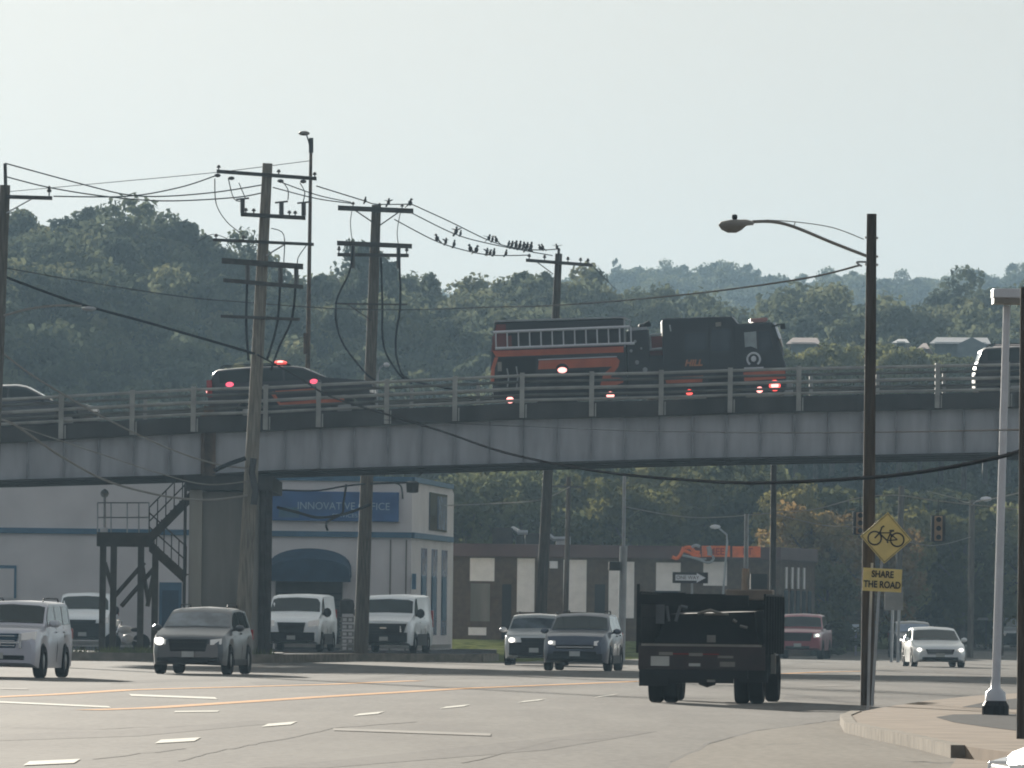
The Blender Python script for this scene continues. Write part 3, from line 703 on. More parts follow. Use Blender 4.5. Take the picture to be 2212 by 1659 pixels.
p = Q(226, 1148); m = MB(so); m.box((p.x - .12, YS - .5, p.z - .05), (p.x + .12, YS - .3, p.z + .12)); m.build('landing_lamp', M['white_metal'], st)
m = MB(so); m.tube([Q(226, 1148, YS + .5), Q(226, 1056, YS + .5)], .04, 6); m.ball(Q(226, 1066, YS + .5), .14, 8); m.build('vent_pipe', M['galv'], st)

# ------------------------------------------------------------------ utility poles
def pole(top, bot, Y, r0, r1, material, label, h=0.0, name='utility_pole'):
    a = W(*top, Y); b = W(*bot, Y)
    t = (b.z - h) / (b.z - a.z) if abs(b.z - a.z) > 1e-6 else 0
    b2 = b + (a - b) * ((h - b.z) / (a.z - b.z))
    t_ = thing(name, b2, label, 'utility pole')
    m = MB(b2); k = 7
    m.tube([b2 + (a - b2) * i / k for i in range(k + 1)], [r1 + (r0 - r1) * i / k for i in range(k + 1)], 14)
    m.build('shaft', material, t_, smooth=40)
    return t_, b2
def arm(t, o, p0, p1, Y, th=.06, name='crossarm', material=None, dY=-.2, ins=(), insz=.12):
    a = W(*p0, Y + dY); b = W(*p1, Y + dY); m = MB(o)
    for u in ([0] if th < .09 else [0]):
        m.hexa([a + Vector((0, -.05, -th)), b + Vector((0, -.05, -th)), b + Vector((0, .05, -th)), a + Vector((0, .05, -th)), a + Vector((0, -.05, th)), b + Vector((0, -.05, th)), b + Vector((0, .05, th)), a + Vector((0, .05, th))])
    c = m.build(name, material or M['arm'], t)
    for f in ins:
        p = a + (b - a) * f; q = MB(o)
        q.lathe([(.02, 0), (.02, insz * .4), (.055, insz * .45), (.07, insz * .7), (.04, insz * .8), (.05, insz), (.01, insz * 1.2)], 8, Matrix.Translation(p + Vector((0, 0, th))))
        q.build('insulator', M['insul'], c)
    return c
def rod(t, o, pts, Y, r, name, material, dY=0):
    m = MB(o); m.tube([W(x, y, Y + dY) for x, y in pts], r, 6); return m.build(name, material, t)
def smoothpts(pts, n=5):
    out = []
    P = [pts[0]] + list(pts) + [pts[-1]]
    for i in range(1, len(P) - 2):
        p0, p1, p2, p3 = P[i - 1], P[i], P[i + 1], P[i + 2]
        for k in range(n):
            t = k / n
            out.append(tuple(.5 * ((2 * p1[d]) + (-p0[d] + p2[d]) * t + (2 * p0[d] - 5 * p1[d] + 4 * p2[d] - p3[d]) * t * t + (-p0[d] + 3 * p1[d] - 3 * p2[d] + p3[d]) * t ** 3) for d in range(len(p1))))
    out.append(tuple(pts[-1])); return out
# P1: tall grey pole before the bridge
Y1 = 232.0
p1, o1 = pole((578, 353), (527, 1320), Y1, .15, .24, M['wood'], 'tallest grey leaning utility pole with many crossarms in front of the bridge pier')
arm(p1, o1, (468, 370), (684, 386), Y1, .055, ins=(.02, .62, .98)); arm(p1, o1, (520, 463), (660, 471), Y1, .06, ins=(.08, .2, .62, .75, .84))
arm(p1, o1, (460, 518), (678, 528), Y1, .045, ins=(.03, .3)); arm(p1, o1, (479, 563), (655, 576), Y1, .085); arm(p1, o1, (482, 605), (655, 620), Y1, .06); arm(p1, o1, (477, 683), (648, 690), Y1, .045)
for x, y in ((470, 379), (500, 385), (606, 391), (655, 392)):
    q = MB(o1); c = W(x, y, Y1 - .25); q.ball(c, (.10, .06, .06), 8); q.build('strain_insulator', M['insul'], p1)
for x, ya, yb in ((524, 428, 460), (608, 435, 465), (656, 436, 466)):
    q = MB(o1); q.tube([W(x, ya, Y1 - .25), W(x, yb, Y1 - .25)], .07, 8); q.tube([W(x - 14, ya + 3, Y1 - .25), W(x + 14, ya, Y1 - .25)], .03, 6); q.build('fuse_cutout', M['insul'], p1)
for pts in ([(464, 386), (467, 440), (490, 479), (522, 505)], [(493, 385), (506, 430), (528, 434)], [(516, 395), (530, 428)], [(610, 392), (622, 410), (622, 432)], [(648, 395), (658, 415), (655, 436)], [(586, 493), (613, 507), (613, 566)], [(662, 530), (645, 555), (642, 575)]):
    rod(p1, o1, smoothpts(pts), Y1, .016, 'jumper_wire', M['wire'], -.3)
for pts in ([(535, 575), (532, 698), (537, 779)], [(606, 573), (600, 692), (577, 776)], [(640, 577), (632, 682), (603, 750), (585, 800)]):
    rod(p1, o1, smoothpts(pts), Y1, .035, 'riser_cable', M['cable'], .15)
for x, y in ((535, 590), (606, 595), (640, 597)): rod(p1, o1, [(x, y - 22), (x, y + 22)], Y1, .07, 'surge_arrester', M['insul'], .12)
rod(p1, o1, [(575, 552), (620, 525)], Y1, .025, 'arm_brace', M['galv'], -.22)
rod(p1, o1, [(548, 990), (544, 1020), (552, 1060), (548, 1090)], Y1, .10, 'cable_bracket', M['wire'], -.25)
# P0: pole at left edge
p0, o0 = pole((11, 400), (-14, 1000), 222.0, .15, .2, M['wood_mid'], 'brown utility pole cut by the left edge of the view')
rod(p0, o0, [(12, 402), (11, 353)], 222, .05, 'top_pin', M['arm']); arm(p0, o0, (14, 425), (113, 428), 222, .055, ins=(.93,), insz=.25)
rod(p0, o0, [(14, 460), (70, 429)], 222, .02, 'arm_brace', M['galv'], -.2)
lp = rod(p0, o0, smoothpts([(8, 682), (60, 668), (122, 660), (176, 661)]), 222, .035, 'lamp_arm', M['lampgrey'], -.2)
q = MB(o0); q.ball(W(192, 667, 221.8), (.22, .12, .07), 10); q.build('lamp_head', M['galv'], lp, smooth=60)
# P2
Y2 = 263.0
p2, o2 = pole((813, 443), (779, 1420), Y2, .16, .25, M['wood_mid'], 'second utility pole with four crossarms and looping black cables behind the bridge', h=H1)
arm(p2, o2, (730, 449), (893, 456), Y2, .085, ins=(.2, .55, .85)); arm(p2, o2, (728, 525), (890, 532), Y2, .08); arm(p2, o2, (729, 550), (883, 552), Y2, .06, ins=(.02, .97), insz=.2); arm(p2, o2, (725, 656), (880, 658), Y2, .03)
rod(p2, o2, [(805, 480), (768, 455)], Y2, .025, 'arm_brace', M['arm'], -.25); rod(p2, o2, [(820, 487), (862, 458)], Y2, .025, 'arm_brace', M['arm'], -.25)
rod(p2, o2, [(752, 658), (802, 692)], Y2, .02, 'arm_brace', M['arm'], -.25)
for pts in ([(762, 532), (755, 587), (726, 655), (736, 732), (787, 803), (812, 822)], [(823, 556), (826, 652), (829, 748), (862, 808), (890, 828)], [(861, 536), (865, 652), (855, 732), (860, 785), (884, 820), (985, 842)]):
    rod(p2, o2, smoothpts(pts), Y2, .035, 'riser_cable', M['cable'], -.35)
for pts in ([(760, 456), (757, 485), (762, 528)], [(865, 458), (858, 500), (861, 532)]): rod(p2, o2, smoothpts(pts), Y2, .014, 'jumper_wire', M['wire'], -.3)
for x in (762, 861): rod(p2, o2, [(x, 530), (x, 580)], Y2, .07, 'surge_arrester', M['insul'], -.3)
# transformer-like gear under the bridge on P2
q = MB(o2); q.lathe([(.1, -.2), (.2, -.18), (.22, .15), (.12, .2)], 12, Matrix.Translation(W(891, 1052, Y2 - .3))); q.tube([W(800, 1045, Y2 - .2), W(850, 1043, Y2 - .25), W(888, 1042, Y2 - .3)], .04, 6); q.build('hanging_transformer', M['darksteel'], p2)
rod(p2, o2, smoothpts([(850, 1043), (866, 1050), (870, 1078)]), Y2, .03, 'jumper_wire', M['wire'], -.3)
# P3
Y3 = 285.0
p3, o3 = pole((1207, 548), (1165, 1400), Y3, .13, .22, M['wood_dark'], 'third dark utility pole standing behind the fire engine, birds on its wires', h=H1)
arm(p3, o3, (1136, 562), (1280, 573), Y3, .06, ins=(.05, .28, .63, .82, .93), insz=.16); rod(p3, o3, [(1160, 566), (1195, 592)], Y3, .02, 'arm_brace', M['arm'], -.2)
rod(p3, o3, [(1207, 548), (1207, 536)], Y3, .05, 'top_pin', M['insul'])
# slim dark pole under the bridge right
p4, o4 = pole((1672, 960), (1668, 1420), 262.0, .095, .11, M['darksteel'], 'slim straight dark pole right of the orange sign, reaching up to the girder', h=.0)
# distant poles
p5, o5 = pole((1229, 1030), (1224, 1240), 335.0, .10, .12, M['wood_dark'], 'small distant utility pole rising behind the brick roof', h=.5); arm(p5, o5, (1190, 1050), (1262, 1053), 335, .04)
p6, o6 = pole((2100, 1080), (2096, 1392), 352.0, .13, .15, M['wood_mid'], 'brown utility pole with a street lamp left of the white lamp post')
l = rod(p6, o6, smoothpts([(2099, 1092), (2110, 1082), (2125, 1080)]), 352, .03, 'lamp_arm', M['galv'], -.2); q = MB(o6); q.ball(W(2130, 1078, 351.8), (.28, .15, .12), 8); q.build('lamp_head', M['white_metal'], l)
p7, o7 = pole((1948, 1050), (1936, 1392), 356.0, .13, .16, M['wood_mid'], 'faint brown utility pole just right of the bicycle sign')
p8, o8 = pole((2166, 1100), (2162, 1390), 365.0, .11, .13, M['wood_dark'], 'thin dark distant pole half hidden by the white lamp post')
# near right poles
YR = 120.5
pr, orr = pole((1883, 462), (1873, 1543), YR, .077, .108, M['wood_dark'], 'dark wooden pole carrying a cobra-head street lamp and standing on the pavement corner', h=SWH, name='lamp_pole')
pr['category'] = 'street lamp'
la = rod(pr, orr, smoothpts([(1872, 553), (1800, 525), (1715, 490), (1668, 479), (1625, 479)]), YR, .028, 'lamp_arm', M['lampgrey'], -.12)
rod(pr, orr, smoothpts([(1866, 517), (1800, 492), (1725, 480), (1655, 475)]), YR, .008, 'stay_rod', M['lampgrey'], -.12)
rod(pr, orr, [(1714, 492), (1718, 479)], YR, .008, 'stay_strut', M['lampgrey'], -.12)
c0 = W(1590, 486, YR - .12); q = MB(orr)
hp = [(1552, 486), (1558, 478), (1580, 474), (1612, 474), (1628, 478), (1628, 484), (1612, 488), (1602, 497), (1590, 503), (1572, 503), (1558, 496)]
def ring(s): return [W(x, 486 + (y - 486) * s, YR - .12) for x, y in hp]
n = len(hp); vs = []
for s_, dY in ((.35, -.13), (.8, -.09), (1, 0), (.8, .09), (.35, .13)):
    vs += [v + Vector((0, dY, 0)) for v in ring(s_)]
fs = [list(range(n))[::-1], [4 * n + i for i in range(n)]]
for r_ in range(4):
    for i in range(n): fs.append((r_ * n + i, r_ * n + (i + 1) % n, (r_ + 1) * n + (i + 1) % n, (r_ + 1) * n + i))
q.add(vs, fs); lh = q.build('lamp_head', M['lampgrey'], la, smooth=50)
q = MB(orr); q.lathe([(.03, 0), (.045, .02), (.04, .07), (.01, .08)], 8, Matrix.Translation(W(1587, 474, YR - .12))); q.build('photocell', M['trim'], lh)
for y in (513, 553, 571): rod(pr, orr, [(1868, y), (1897, y + 1)], YR, .02, 'through_bolt', M['galv'], -.02)
rod(pr, orr, smoothpts([(1872, 566), (1852, 566), (1856, 572), (1862, 575)]), YR, .018, 'wire_hook', M['galv'], -.12)
rod(pr, orr, [(1884, 1216), (1879, 1350), (1875, 1543)], YR, .022, 'conduit', M['galv'], -.125)
# far right brown pole + white lot lamp
pe, oe = pole((2214, 620), (2207, 1622), 86.0, .05, .06, M['wood_dark'], 'dark brown pole cut by the right edge of the view', h=SWH)
YW = 109.5; wb = W(2150, 1570, YW); wb.z = SWH
wl = thing('parking_lot_lamp', wb, 'white square lot lamp on a slim white steel post at the right edge', 'lamp post')
a = W(2175, 660, YW); m = MB(wb); m.tube([wb + Vector((0, 0, .2)), a], [.062, .05], 4 * 3); m.build('post', M['white_metal'], wl, smooth=50)
m = MB(wb); m.lathe([(.19, 0), (.19, .13), (.15, .2)], 14, Matrix.Translation(wb)); m.build('concrete_foot', M['trim'], wl)
m = MB(wb); m.lathe([(.15, .2), (.14, .32), (.07, .38), (.065, .5)], 12, Matrix.Translation(wb)); m.build('base_cover', M['white_metal'], wl, smooth=50)
m = MB(wb); z0, z1, z2 = W(2180, 657, YW).z, W(2180, 645, YW).z, W(2180, 625, YW).z
x0 = W(2143, 640, YW).x; m.box((x0, YW - .28, z1), (x0 + .62, YW + .28, z2)); hd = m.build('lamp_box', M['white_metal'], wl, bevel=.015)
m = MB(wb); m.box((x0 + .01, YW - .26, z0), (x0 + .61, YW + .26, z1 - .001)); m.build('lens_frame', M['lampgrey'], hd)
# tall light column on far side of the bridge
YL = 254.2; b = W(664, 850, YL); b.z = dz(b.x)
lc = thing('bridge_lamp', b, 'tall thin pole with a small lamp on top, on the bridge behind the command car', 'street lamp')
m = MB(b); m.tube([b, W(672, 300, YL)], [.085, .05], 10); m.build('post', M['rust'], lc, smooth=50)
m = MB(b); m.tube([W(672, 298, YL), W(672, 330, YL)], .075, 8); m.build('post_cap', M['darksteel'], lc)
m = MB(b); m.tube(smoothpts([tuple(W(671, 330, YL)), tuple(W(668, 310, YL)), tuple(W(662, 291, YL))]), .025, 6); am = m.build('lamp_arm', M['darksteel'], lc)
m = MB(b); m.ball(W(657, 288, YL), (.19, .12, .08), 10); m.build('lamp_head', M['lampgrey'], am, smooth=60)
m = MB(b); m.tube([W(660, 720, YL - .1), W(660, 765, YL - .1)], .07, 8); m.build('control_box', M['rust'], lc)
b = W(815, 815, 254.6); b.z = dz(b.x)
l2 = thing('small_bridge_lamp', b, 'short gooseneck lamp with pale head right of the second pole foot', 'street lamp')
m = MB(b); m.tube([b] + [W(*p, 254.6) for p in ((816, 808), (821, 795), (830, 788))], .03, 6); m.build('post', M['galv'], l2); m = MB(b); m.ball(W(835, 788, 254.6), (.11, .08, .08), 8); m.build('lamp_head', M['white_metal'], l2, smooth=60)
#
b = W(812, 830, 262.5); b.z = 6.0
# metal masts under the bridge
b = W(1342, 1400, 262); b.z = .1
mm = thing('traffic_mast', b, 'grey metal mast, thicker in its lower half, in front of the brick building', 'mast')
m = MB(b); m.tube([b, W(1347, 1180, 262)], .13, 10); m.build('lower_post', M['galv'], mm, smooth=50); m = MB(b); m.tube([W(1347, 1180, 262), W(1349, 1025, 262)], .06, 8); m.build('upper_post', M['galv'], mm, smooth=50)
m = MB(b); c = W(1328, 1223, 261.8); m.box((c.x - .2, 261.6, c.z - .15), (c.x + .2, 261.9, c.z + .15)); m.build('sign_box', M['black'], mm)
b = W(1609, 1420, 258); b.z = .004
m2 = thing('signal_mast', b, 'pale metal mast with a timber-brown collar and black box above the dump truck', 'mast')
m = MB(b); m.tube([b, W(1613, 1110, 258)], .075, 8); m.build('post', M['galv'], m2, smooth=50)
m = MB(b); m.tube([W(1608, 1295, 257.8), W(1611, 1228, 257.8)], .12, 8); m.build('collar', M['signal'], m2)
m = MB(b); c = W(1639, 1256, 257.7); m.box((c.x - .28, 257.6, c.z - .25), (c.x + .28, 257.9, c.z + .25)); m.build('black_box', M['black'], m2)
b = W(1553, 1420, 340); b.z = .6
m3 = thing('street_lamp', b, 'small distant street lamp with a white head above the orange sign', 'street lamp')
m = MB(b); m.tube([b, W(1571, 1170, 340), W(1570, 1155, 340), W(1552, 1140, 340)], .05, 6); m.build('post', M['galv'], m3); m = MB(b); m.ball(W(1545, 1138, 340), (.25, .12, .1), 8); m.build('lamp_head', M['white_metal'], m3)
# traffic signals on span wire
for i, (x, y0, y1, lb) in enumerate(((1858, 1105, 1155, 'tan traffic signal half hidden behind the bicycle sign'), (2027, 1113, 1170, 'tan traffic signal with black backplate hanging right of the bicycle sign'))):
    Y = 262.0; a = W(x, y0, Y); b = W(x, y1, Y); s_ = thing('traffic_signal', a, lb, 'traffic signal', 'hanging traffic signals')
    hh = a.z - b.z
    m = MB(a); m.box((a.x - .24, Y + .02, b.z), (a.x + .24, Y + .05, a.z)); m.build('backplate', M['black'], s_)
    m = MB(a); m.box((a.x - .13, Y - .18, b.z + .03), (a.x + .13, Y + .015, a.z - .03)); m.build('housing', M['signal'], s_, bevel=.02)
    m = MB(a); m.tube([a, a + Vector((0, 0, .55))], .02, 6); m.build('hanger', M['darksteel'], s_)
    for k in range(3):
        zc_ = b.z + hh * (k + .5) / 3; m = MB(a); m.lathe([(.08, 0), (.09, .12), (.07, .12)], 10, Matrix.Translation((a.x, Y - .18, zc_)) @ Matrix.Rotation(math.pi / 2, 4, 'X')); m.build('visor', M['trim'], s_)

# ------------------------------------------------------------------ signs
sp = G(1885, 1546, SWH); ys_ = 119.6
sg = thing('bicycle_sign', (W(1891, 1400, ys_).x, ys_, SWH), 'yellow diamond bicycle warning sign with a share the road plate on a steel post', 'road sign')
so_ = Vector(sg.location)
m = MB(so_); a = W(1912, 1118, ys_); m.tube([Vector((W(1884, 1540, ys_).x, ys_ + .02, SWH)), W(1898, 1290, ys_ + .02), W(1914, 1115, ys_ + .02)], .022, 6); m.build('post', M['galv'], sg)
def tiltframe(cx_, cy_, ang, Y):        # local frame: x right, z up, rotated in the picture plane about Y
    return Matrix.Translation(W(cx_, cy_, Y)) @ Matrix.Rotation(ang, 4, 'Y')
TF = tiltframe(1914, 1162, math.radians(3.6), ys_ - .03)
h_ = .40
m = MB(so_); m.prism([(-h_, 0), (0, -h_), (h_, 0), (0, h_)], 'y', 0, .012, TF); dm = m.build('diamond_plate', M['sign_yellow'], sg)
m = MB(so_)
for (xa, za), (xb, zb) in (((-.375, 0), (0, -.375)), ((0, -.375), (.375, 0)), ((.375, 0), (0, .375)), ((0, .375), (-.375, 0))):
    m.tube([TF @ Vector((xa, -.004, za)), TF @ Vector((xb, -.004, zb))], .004, 4)
m.build('border', M['offblack'], dm)
# bicycle pictogram
m = MB(so_)
def pv(x, z): return TF @ Vector((x, -.006, z))
for cx_, cz_ in ((-.175, -.015), (.175, -.015)):
    pts = [pv(cx_ + .103 * math.cos(t * math.pi / 14), cz_ + .103 * math.sin(t * math.pi / 14)) for t in range(29)]
    m.tube(pts, .0125, 5)
for pts, r in (([(-.175, -.015), (-.10, .075), (-.075, .165)], .012), ([(-.075, .165), (-.04, .18)], .013), ([(-.1, .07), (.06, .085)], .009), ([(-.1, .06), (.02, -.04)], .012), ([(.02, -.04), (.075, .11)], .010), ([(.045, .115), (.115, .12)], .016),
               ([(.06, .07), (.175, -.015)], .009), ([(.02, -.04), (.175, -.015)], .009), ([(-.1, .05), (-.1, .09)], .02), ([(.02, -.05), (.035, -.075)], .012), ([(.07, .06), (.105, .03)], .018)):
    m.tube([pv(*p) for p in pts], r, 5)
m.build('bicycle_symbol', M['offblack'], dm)
TF2 = tiltframe(1906, 1253, math.radians(2.3), ys_ - .03)
m = MB(so_); m.prism([(-.30, -.178), (.30, -.178), (.30, .178), (-.30, .178)], 'y', 0, .012, TF2); pl = m.build('text_plate', M['sign_yellow'], sg)
for s_, z in (('SHARE', .085), ('THE ROAD', -.075)):
    t = text_part('lettering', s_, .145, M['offblack'], pl, (0, 0, 0), sx=.80, bold=.004)
    t.matrix_parent_inverse = Matrix.Identity(4)
    t.matrix_local = Matrix.Translation(TF2 @ Vector((0, -.008, z)) - so_) @ Matrix.Rotation(math.radians(2.3), 4, 'Y') @ Matrix.Rotation(math.pi / 2, 4, 'X') @ Matrix.Diagonal((.80, 1, 1, 1))
# one way sign
b = W(1493, 1420, 240); b.z = 0
ow = thing('one_way_sign', b, 'black one-way sign with a white arrow pointing right on a thin post', 'road sign')
m = MB(b); c = W(1491, 1248, 240); m.tube([b, Vector((b.x, 240.03, c.z))], .035, 6); m.build('post', M['galv'], ow)
m = MB(b); m.box((c.x - .55, 239.95, c.z - .17), (c.x + .55, 239.98, c.z + .17)); pz_ = m.build('plate', M['black'], ow)
m = MB(b); m.prism([(c.x - .46, c.z - .09), (c.x + .2, c.z - .09), (c.x + .2, c.z - .15), (c.x + .48, c.z), (c.x + .2, c.z + .15), (c.x + .2, c.z + .09), (c.x - .46, c.z + .09)], 'y', 239.93, 239.948); m.build('arrow', M['white'], pz_)
text_part('lettering', 'ONE WAY', .15, M['black'], pz_, (c.x - .08 - b.x, 239.925 - b.y, c.z - b.z), ext=.003)
# pair of little white signs
b = W(1861, 1395, 356); b.z = T(b.x, 356)
ps = thing('small_sign', b, 'two small white sign plates on a grey-violet stand behind the pole', 'sign')
m = MB(b); m.box((b.x - .32, 356, b.z), (b.x - .22, 356.06, b.z + 1.25)); m.box((b.x + .05, 356, b.z), (b.x + .45, 356.1, b.z + 1.15)); m.build('stand', mat('violet_grey', (.22, .2, .26)), ps)
for dx in (-.45, .1): m = MB(b); m.box((b.x + dx, 355.9, b.z + 1.1), (b.x + dx + .32, 355.95, b.z + 1.45)); m.build('plate', M['white'], ps)
# stray white sign right of the sign pole
b = W(1925, 1400, 300); b.z = 0
rs = thing('back_of_sign', b, 'pale backs of a tall sign on two grey posts right of the yellow plate', 'road sign')
m = MB(b)
for x in (1926, 1940): m.tube([Vector((W(x, 1380, 300).x, 300, 0)), W(x + 3, 1270, 300)], .06, 6)
m.build('posts', M['galv'], rs); m = MB(b); a = W(1928, 1268, 299.8); m.box((a.x - .3, 299.8, a.z - .9), (a.x + .42, 299.84, a.z)); m.build('plate', M['lampgrey'], rs)

# ------------------------------------------------------------------ wires
def wire(pts, r, material, label, Y=None, group='overhead wires', name='overhead_wire'):
    P = [(p[0], p[1], (p[2] if len(p) > 2 else Y)) for p in pts]
    P = smoothpts(P, 7)
    w3 = [W(x, y, y_) for x, y, y_ in P]
    m = MB(w3[0]); m.tube(w3, r, 5); o = m.build(name, material, smooth=60); tag(o, label, 'wire', group); return o
wt, wi = M['wire'], M['lightwire']
wire([(12, 353, 222), (193, 402, 226), (277, 421, 228), (355, 424, 230), (467, 415, 232), (575, 398, 232)], .02, wt, 'wire dipping from the tip of the left-edge pole to the tallest pole')
wire([(14, 382, 222), (106, 405, 224), (226, 424, 226), (355, 434, 228), (503, 427, 232), (570, 416, 232)], .02, wt, 'lowest sagging top wire between left-edge pole and tallest pole')
wire([(116, 424, 222), (274, 424, 226), (387, 405, 230), (467, 379, 232)], .02, wt, 'wire rising from the left crossarm tip to the left end of the top crossarm')
wire([(19, 414, 280), (226, 395, 270), (461, 373, 260), (672, 347, 254)], .012, wt, 'thin faint wire running up to the tall thin bridge lamp')
wire([(684, 402, 232), (781, 432, 248), (813, 441, 263), (884, 441, 263)], .02, wt, 'topmost wire from tallest pole to second pole')
wire([(600, 391, 232), (684, 421, 240), (758, 437, 263)], .018, wt, 'middle wire arriving at the left of the second pole')
wire([(590, 405, 232), (684, 429, 240), (765, 440, 263)], .018, wt, 'lower wire arriving at the left of the second pole')
wb1 = [(889, 441, 263), (970, 478, 268), (1055, 519, 274), (1110, 535, 278), (1160, 540, 282), (1207, 538, 285)]
wb2 = [(885, 458, 263), (981, 505, 270), (1055, 526, 275), (1142, 543, 281), (1193, 552, 285)]
wb3 = [(852, 474, 263), (942, 521, 268), (1013, 543, 273), (1060, 551, 277), (1100, 552, 280), (1141, 551, 285)]
wire(wb1, .02, wt, 'upper wire lined with birds from second to third pole'); wire(wb2, .02, wt, 'middle wire from second to third pole'); wire(wb3, .02, wt, 'lower wire lined with birds from second to third pole')
wire([(13, 579, 222), (161, 605, 226), (387, 640, 232), (529, 653, 240), (713, 666, 255), (877, 669, 262), (1045, 664, 240), (1193, 660, 210), (1371, 647, 180), (1562, 627, 155), (1752, 599, 135), (1858, 573, 120.4)], .018, wt, 'long thin wire crossing the wooded hill from the left edge to the lamp pole')
wire([(10, 598, 222), (161, 653, 225), (322, 698, 228), (450, 735, 230), (556, 766, 232)], .04, M['cable'], 'thick black cable falling from left-edge pole across the hill to the tallest pole')
wire([(556, 766, 231.7), (640, 812, 225), (700, 850, 215), (770, 875, 205), (950, 930, 185), (1100, 980, 165), (1300, 1019, 145), (1500, 1038, 130), (1660, 1043, 115), (1900, 1030, 102), (2050, 1010, 95), (2170, 985, 90), (2214, 970, 86)], .026, M['cable'], 'thick black cable sagging in front of the girder to the right edge')
wire([(0, 758, 222), (64, 807, 223), (142, 855, 225), (226, 903, 227), (355, 965, 230), (464, 1002, 231.5), (545, 1012, 231.8)], .028, wi, 'pale cable slanting down across the left bridge railing')
wire([(464, 1016, 231), (492, 1003, 231.5), (530, 990, 231.7)], .07, M['cable'], 'short thick black splice sleeve left of the tallest pole', name='cable_splice')
wire([(-10, 905, 222), (32, 918, 223), (129, 984, 226), (226, 1037, 228), (322, 1065, 230), (403, 1078, 231), (467, 1079, 231.5), (535, 1070, 231.8)], .035, wi, 'pale thick cable sagging lowest across the left girder')
wire([(20, 915, 222), (110, 945, 224), (200, 975, 227), (330, 1018, 229), (440, 1046, 231), (535, 1040, 231.8)], .018, wi, 'thin pale wire between the two slanting cables at left')
wire([(1371, 931, 210), (1675, 935, 170), (1942, 933, 140), (2214, 928, 90)], .012, wt, 'thin wire stretched level across the right girder')
wire([(790, 905, 240.5), (1100, 920, 238), (1371, 931, 210)], .012, wt, 'thin level wire across the middle of the girder')
wire([(960, 1092, 300), (1060, 1088, 300), (1165, 1080, 285), (1230, 1052, 335)], .018, wi, 'thin pale wire under the bridge left of the third pole')
wire([(1350, 1095, 262), (1500, 1118, 262), (1672, 1108, 262)], .018, wi, 'pale span wire between metal mast and slim dark pole')
wire([(1672, 1106, 262), (1760, 1100, 262), (1858, 1075, 262), (1940, 1070, 262), (2027, 1082, 262), (2212, 1102, 262)], .02, wi, 'pale signal span wire passing behind the bicycle sign')
wire([(1672, 1110, 262), (1780, 1135, 262), (1860, 1140, 262), (2000, 1178, 300), (2097, 1160, 352)], .016, wi, 'pale wire slanting behind the bicycle sign to the brown pole')
wire([(2000, 1060, 355), (2060, 1075, 355), (2100, 1085, 352), (2215, 1062, 340)], .02, wi, 'pale wire at the top of the brown pole near the right edge')
wire([(595, 1058, 258), (680, 1060, 260), (745, 1050, 262), (800, 1044, 263)], .03, M['cable'], 'black drooping cable just below the bridge, left of the second pole')
wire([(800, 1090, 262.6), (745, 1110, 262), (690, 1118, 260), (640, 1106, 259), (600, 1096, 258)], .05, M['cable'], 'thick black cable sagging in front of the blue sign')
wire([(748, 1046, 262), (742, 1085, 262), (738, 1110, 262), (706, 1128, 261), (708, 1146, 261)], .04, M['cable'], 'black hanging cable end in front of the blue sign')
wire([(1280, 573, 285), (1305, 600, 330), (1330, 625, 380)], .015, wt, 'short wire falling to the right from the third pole')
wire([(430, 520, 250), (462, 506, 240), (500, 520, 232)], .012, wt, 'short faint wire at the left tip of the third crossarm')

# ------------------------------------------------------------------ birds
def birdmesh(seed, spread):
    g = random.Random(seed); m = MB()
    m.ball((0, 0, .085), (.075, .06, .095), 8); m.ball((.035, 0, .20), (.045, .04, .045), 8)
    m.tube([(.07, 0, .20), (.11, 0, .195)], [.014, .003], 5)
    m.hexa([(-.03, -.03, .03), (-.16, -.035, -.07), (-.16, .035, -.07), (-.03, .03, .03), (-.05, -.03, .07), (-.17, -.03, -.05), (-.17, .03, -.05), (-.05, .03, .07)])
    m.tube([(.0, .02, 0), (.0, .02, .04)], .008, 4); m.tube([(.0, -.02, 0), (.0, -.02, .04)], .008, 4)
    if spread:
        for s_ in (1, -1): m.hexa([(s_ * .03, -.02, .12), (s_ * .26, -.02, .17), (s_ * .24, .06, .17), (s_ * .03, .07, .12), (s_ * .03, -.02, .14), (s_ * .26, -.02, .18), (s_ * .24, .06, .18), (s_ * .03, .07, .14)])
    return m
bm_ = [birdmesh(1, False).build('bird', M['bird'], smooth=60), birdmesh(2, True).build('bird', M['bird'], smooth=60)]
BL = [(789, 438, 263, 'bird standing on the left half of the second pole crossarm'), (839, 443, 263, 'bird on the right half of the second pole crossarm'), (886, 445, 263, 'bird at the right tip of the second pole crossarm')]
def on(w_, lst, txt):
    for x in lst: BL.append((x, interp([(p[0], p[1]) for p in w_], x), interp([(p[0], p[2]) for p in w_], x), txt))
on(wb3, [944, 963, 981, 1016, 1029, 1052, 1059, 1067, 1093], 'small dark bird perched on the lower wire between second and third pole')
on(wb2, [985, 995, 1136, 1146], 'small dark bird perched on the middle wire between second and third pole')
on(wb1, [1056, 1064, 1072, 1099, 1106, 1115, 1123, 1131, 1139, 1147, 1166, 1172, 1203], 'small dark bird perched on the upper wire between second and third pole')
for i, (x, y, Y, lb) in enumerate(BL):
    if i < 2: o = bm_[i]
    else: o = bm_[0 if i % 4 else 1].copy(); COL.objects.link(o)
    o.location = W(x, y, Y) + Vector((0, 0, .01)); o.rotation_euler = (0, 0, rnd.choice([0.3, 2.8, 1.2, -1.0, 3.4])); s_ = rnd.uniform(.8, 1.15); o.scale = (s_, s_, s_)
    tag(o, lb, 'bird', 'birds on the wires')
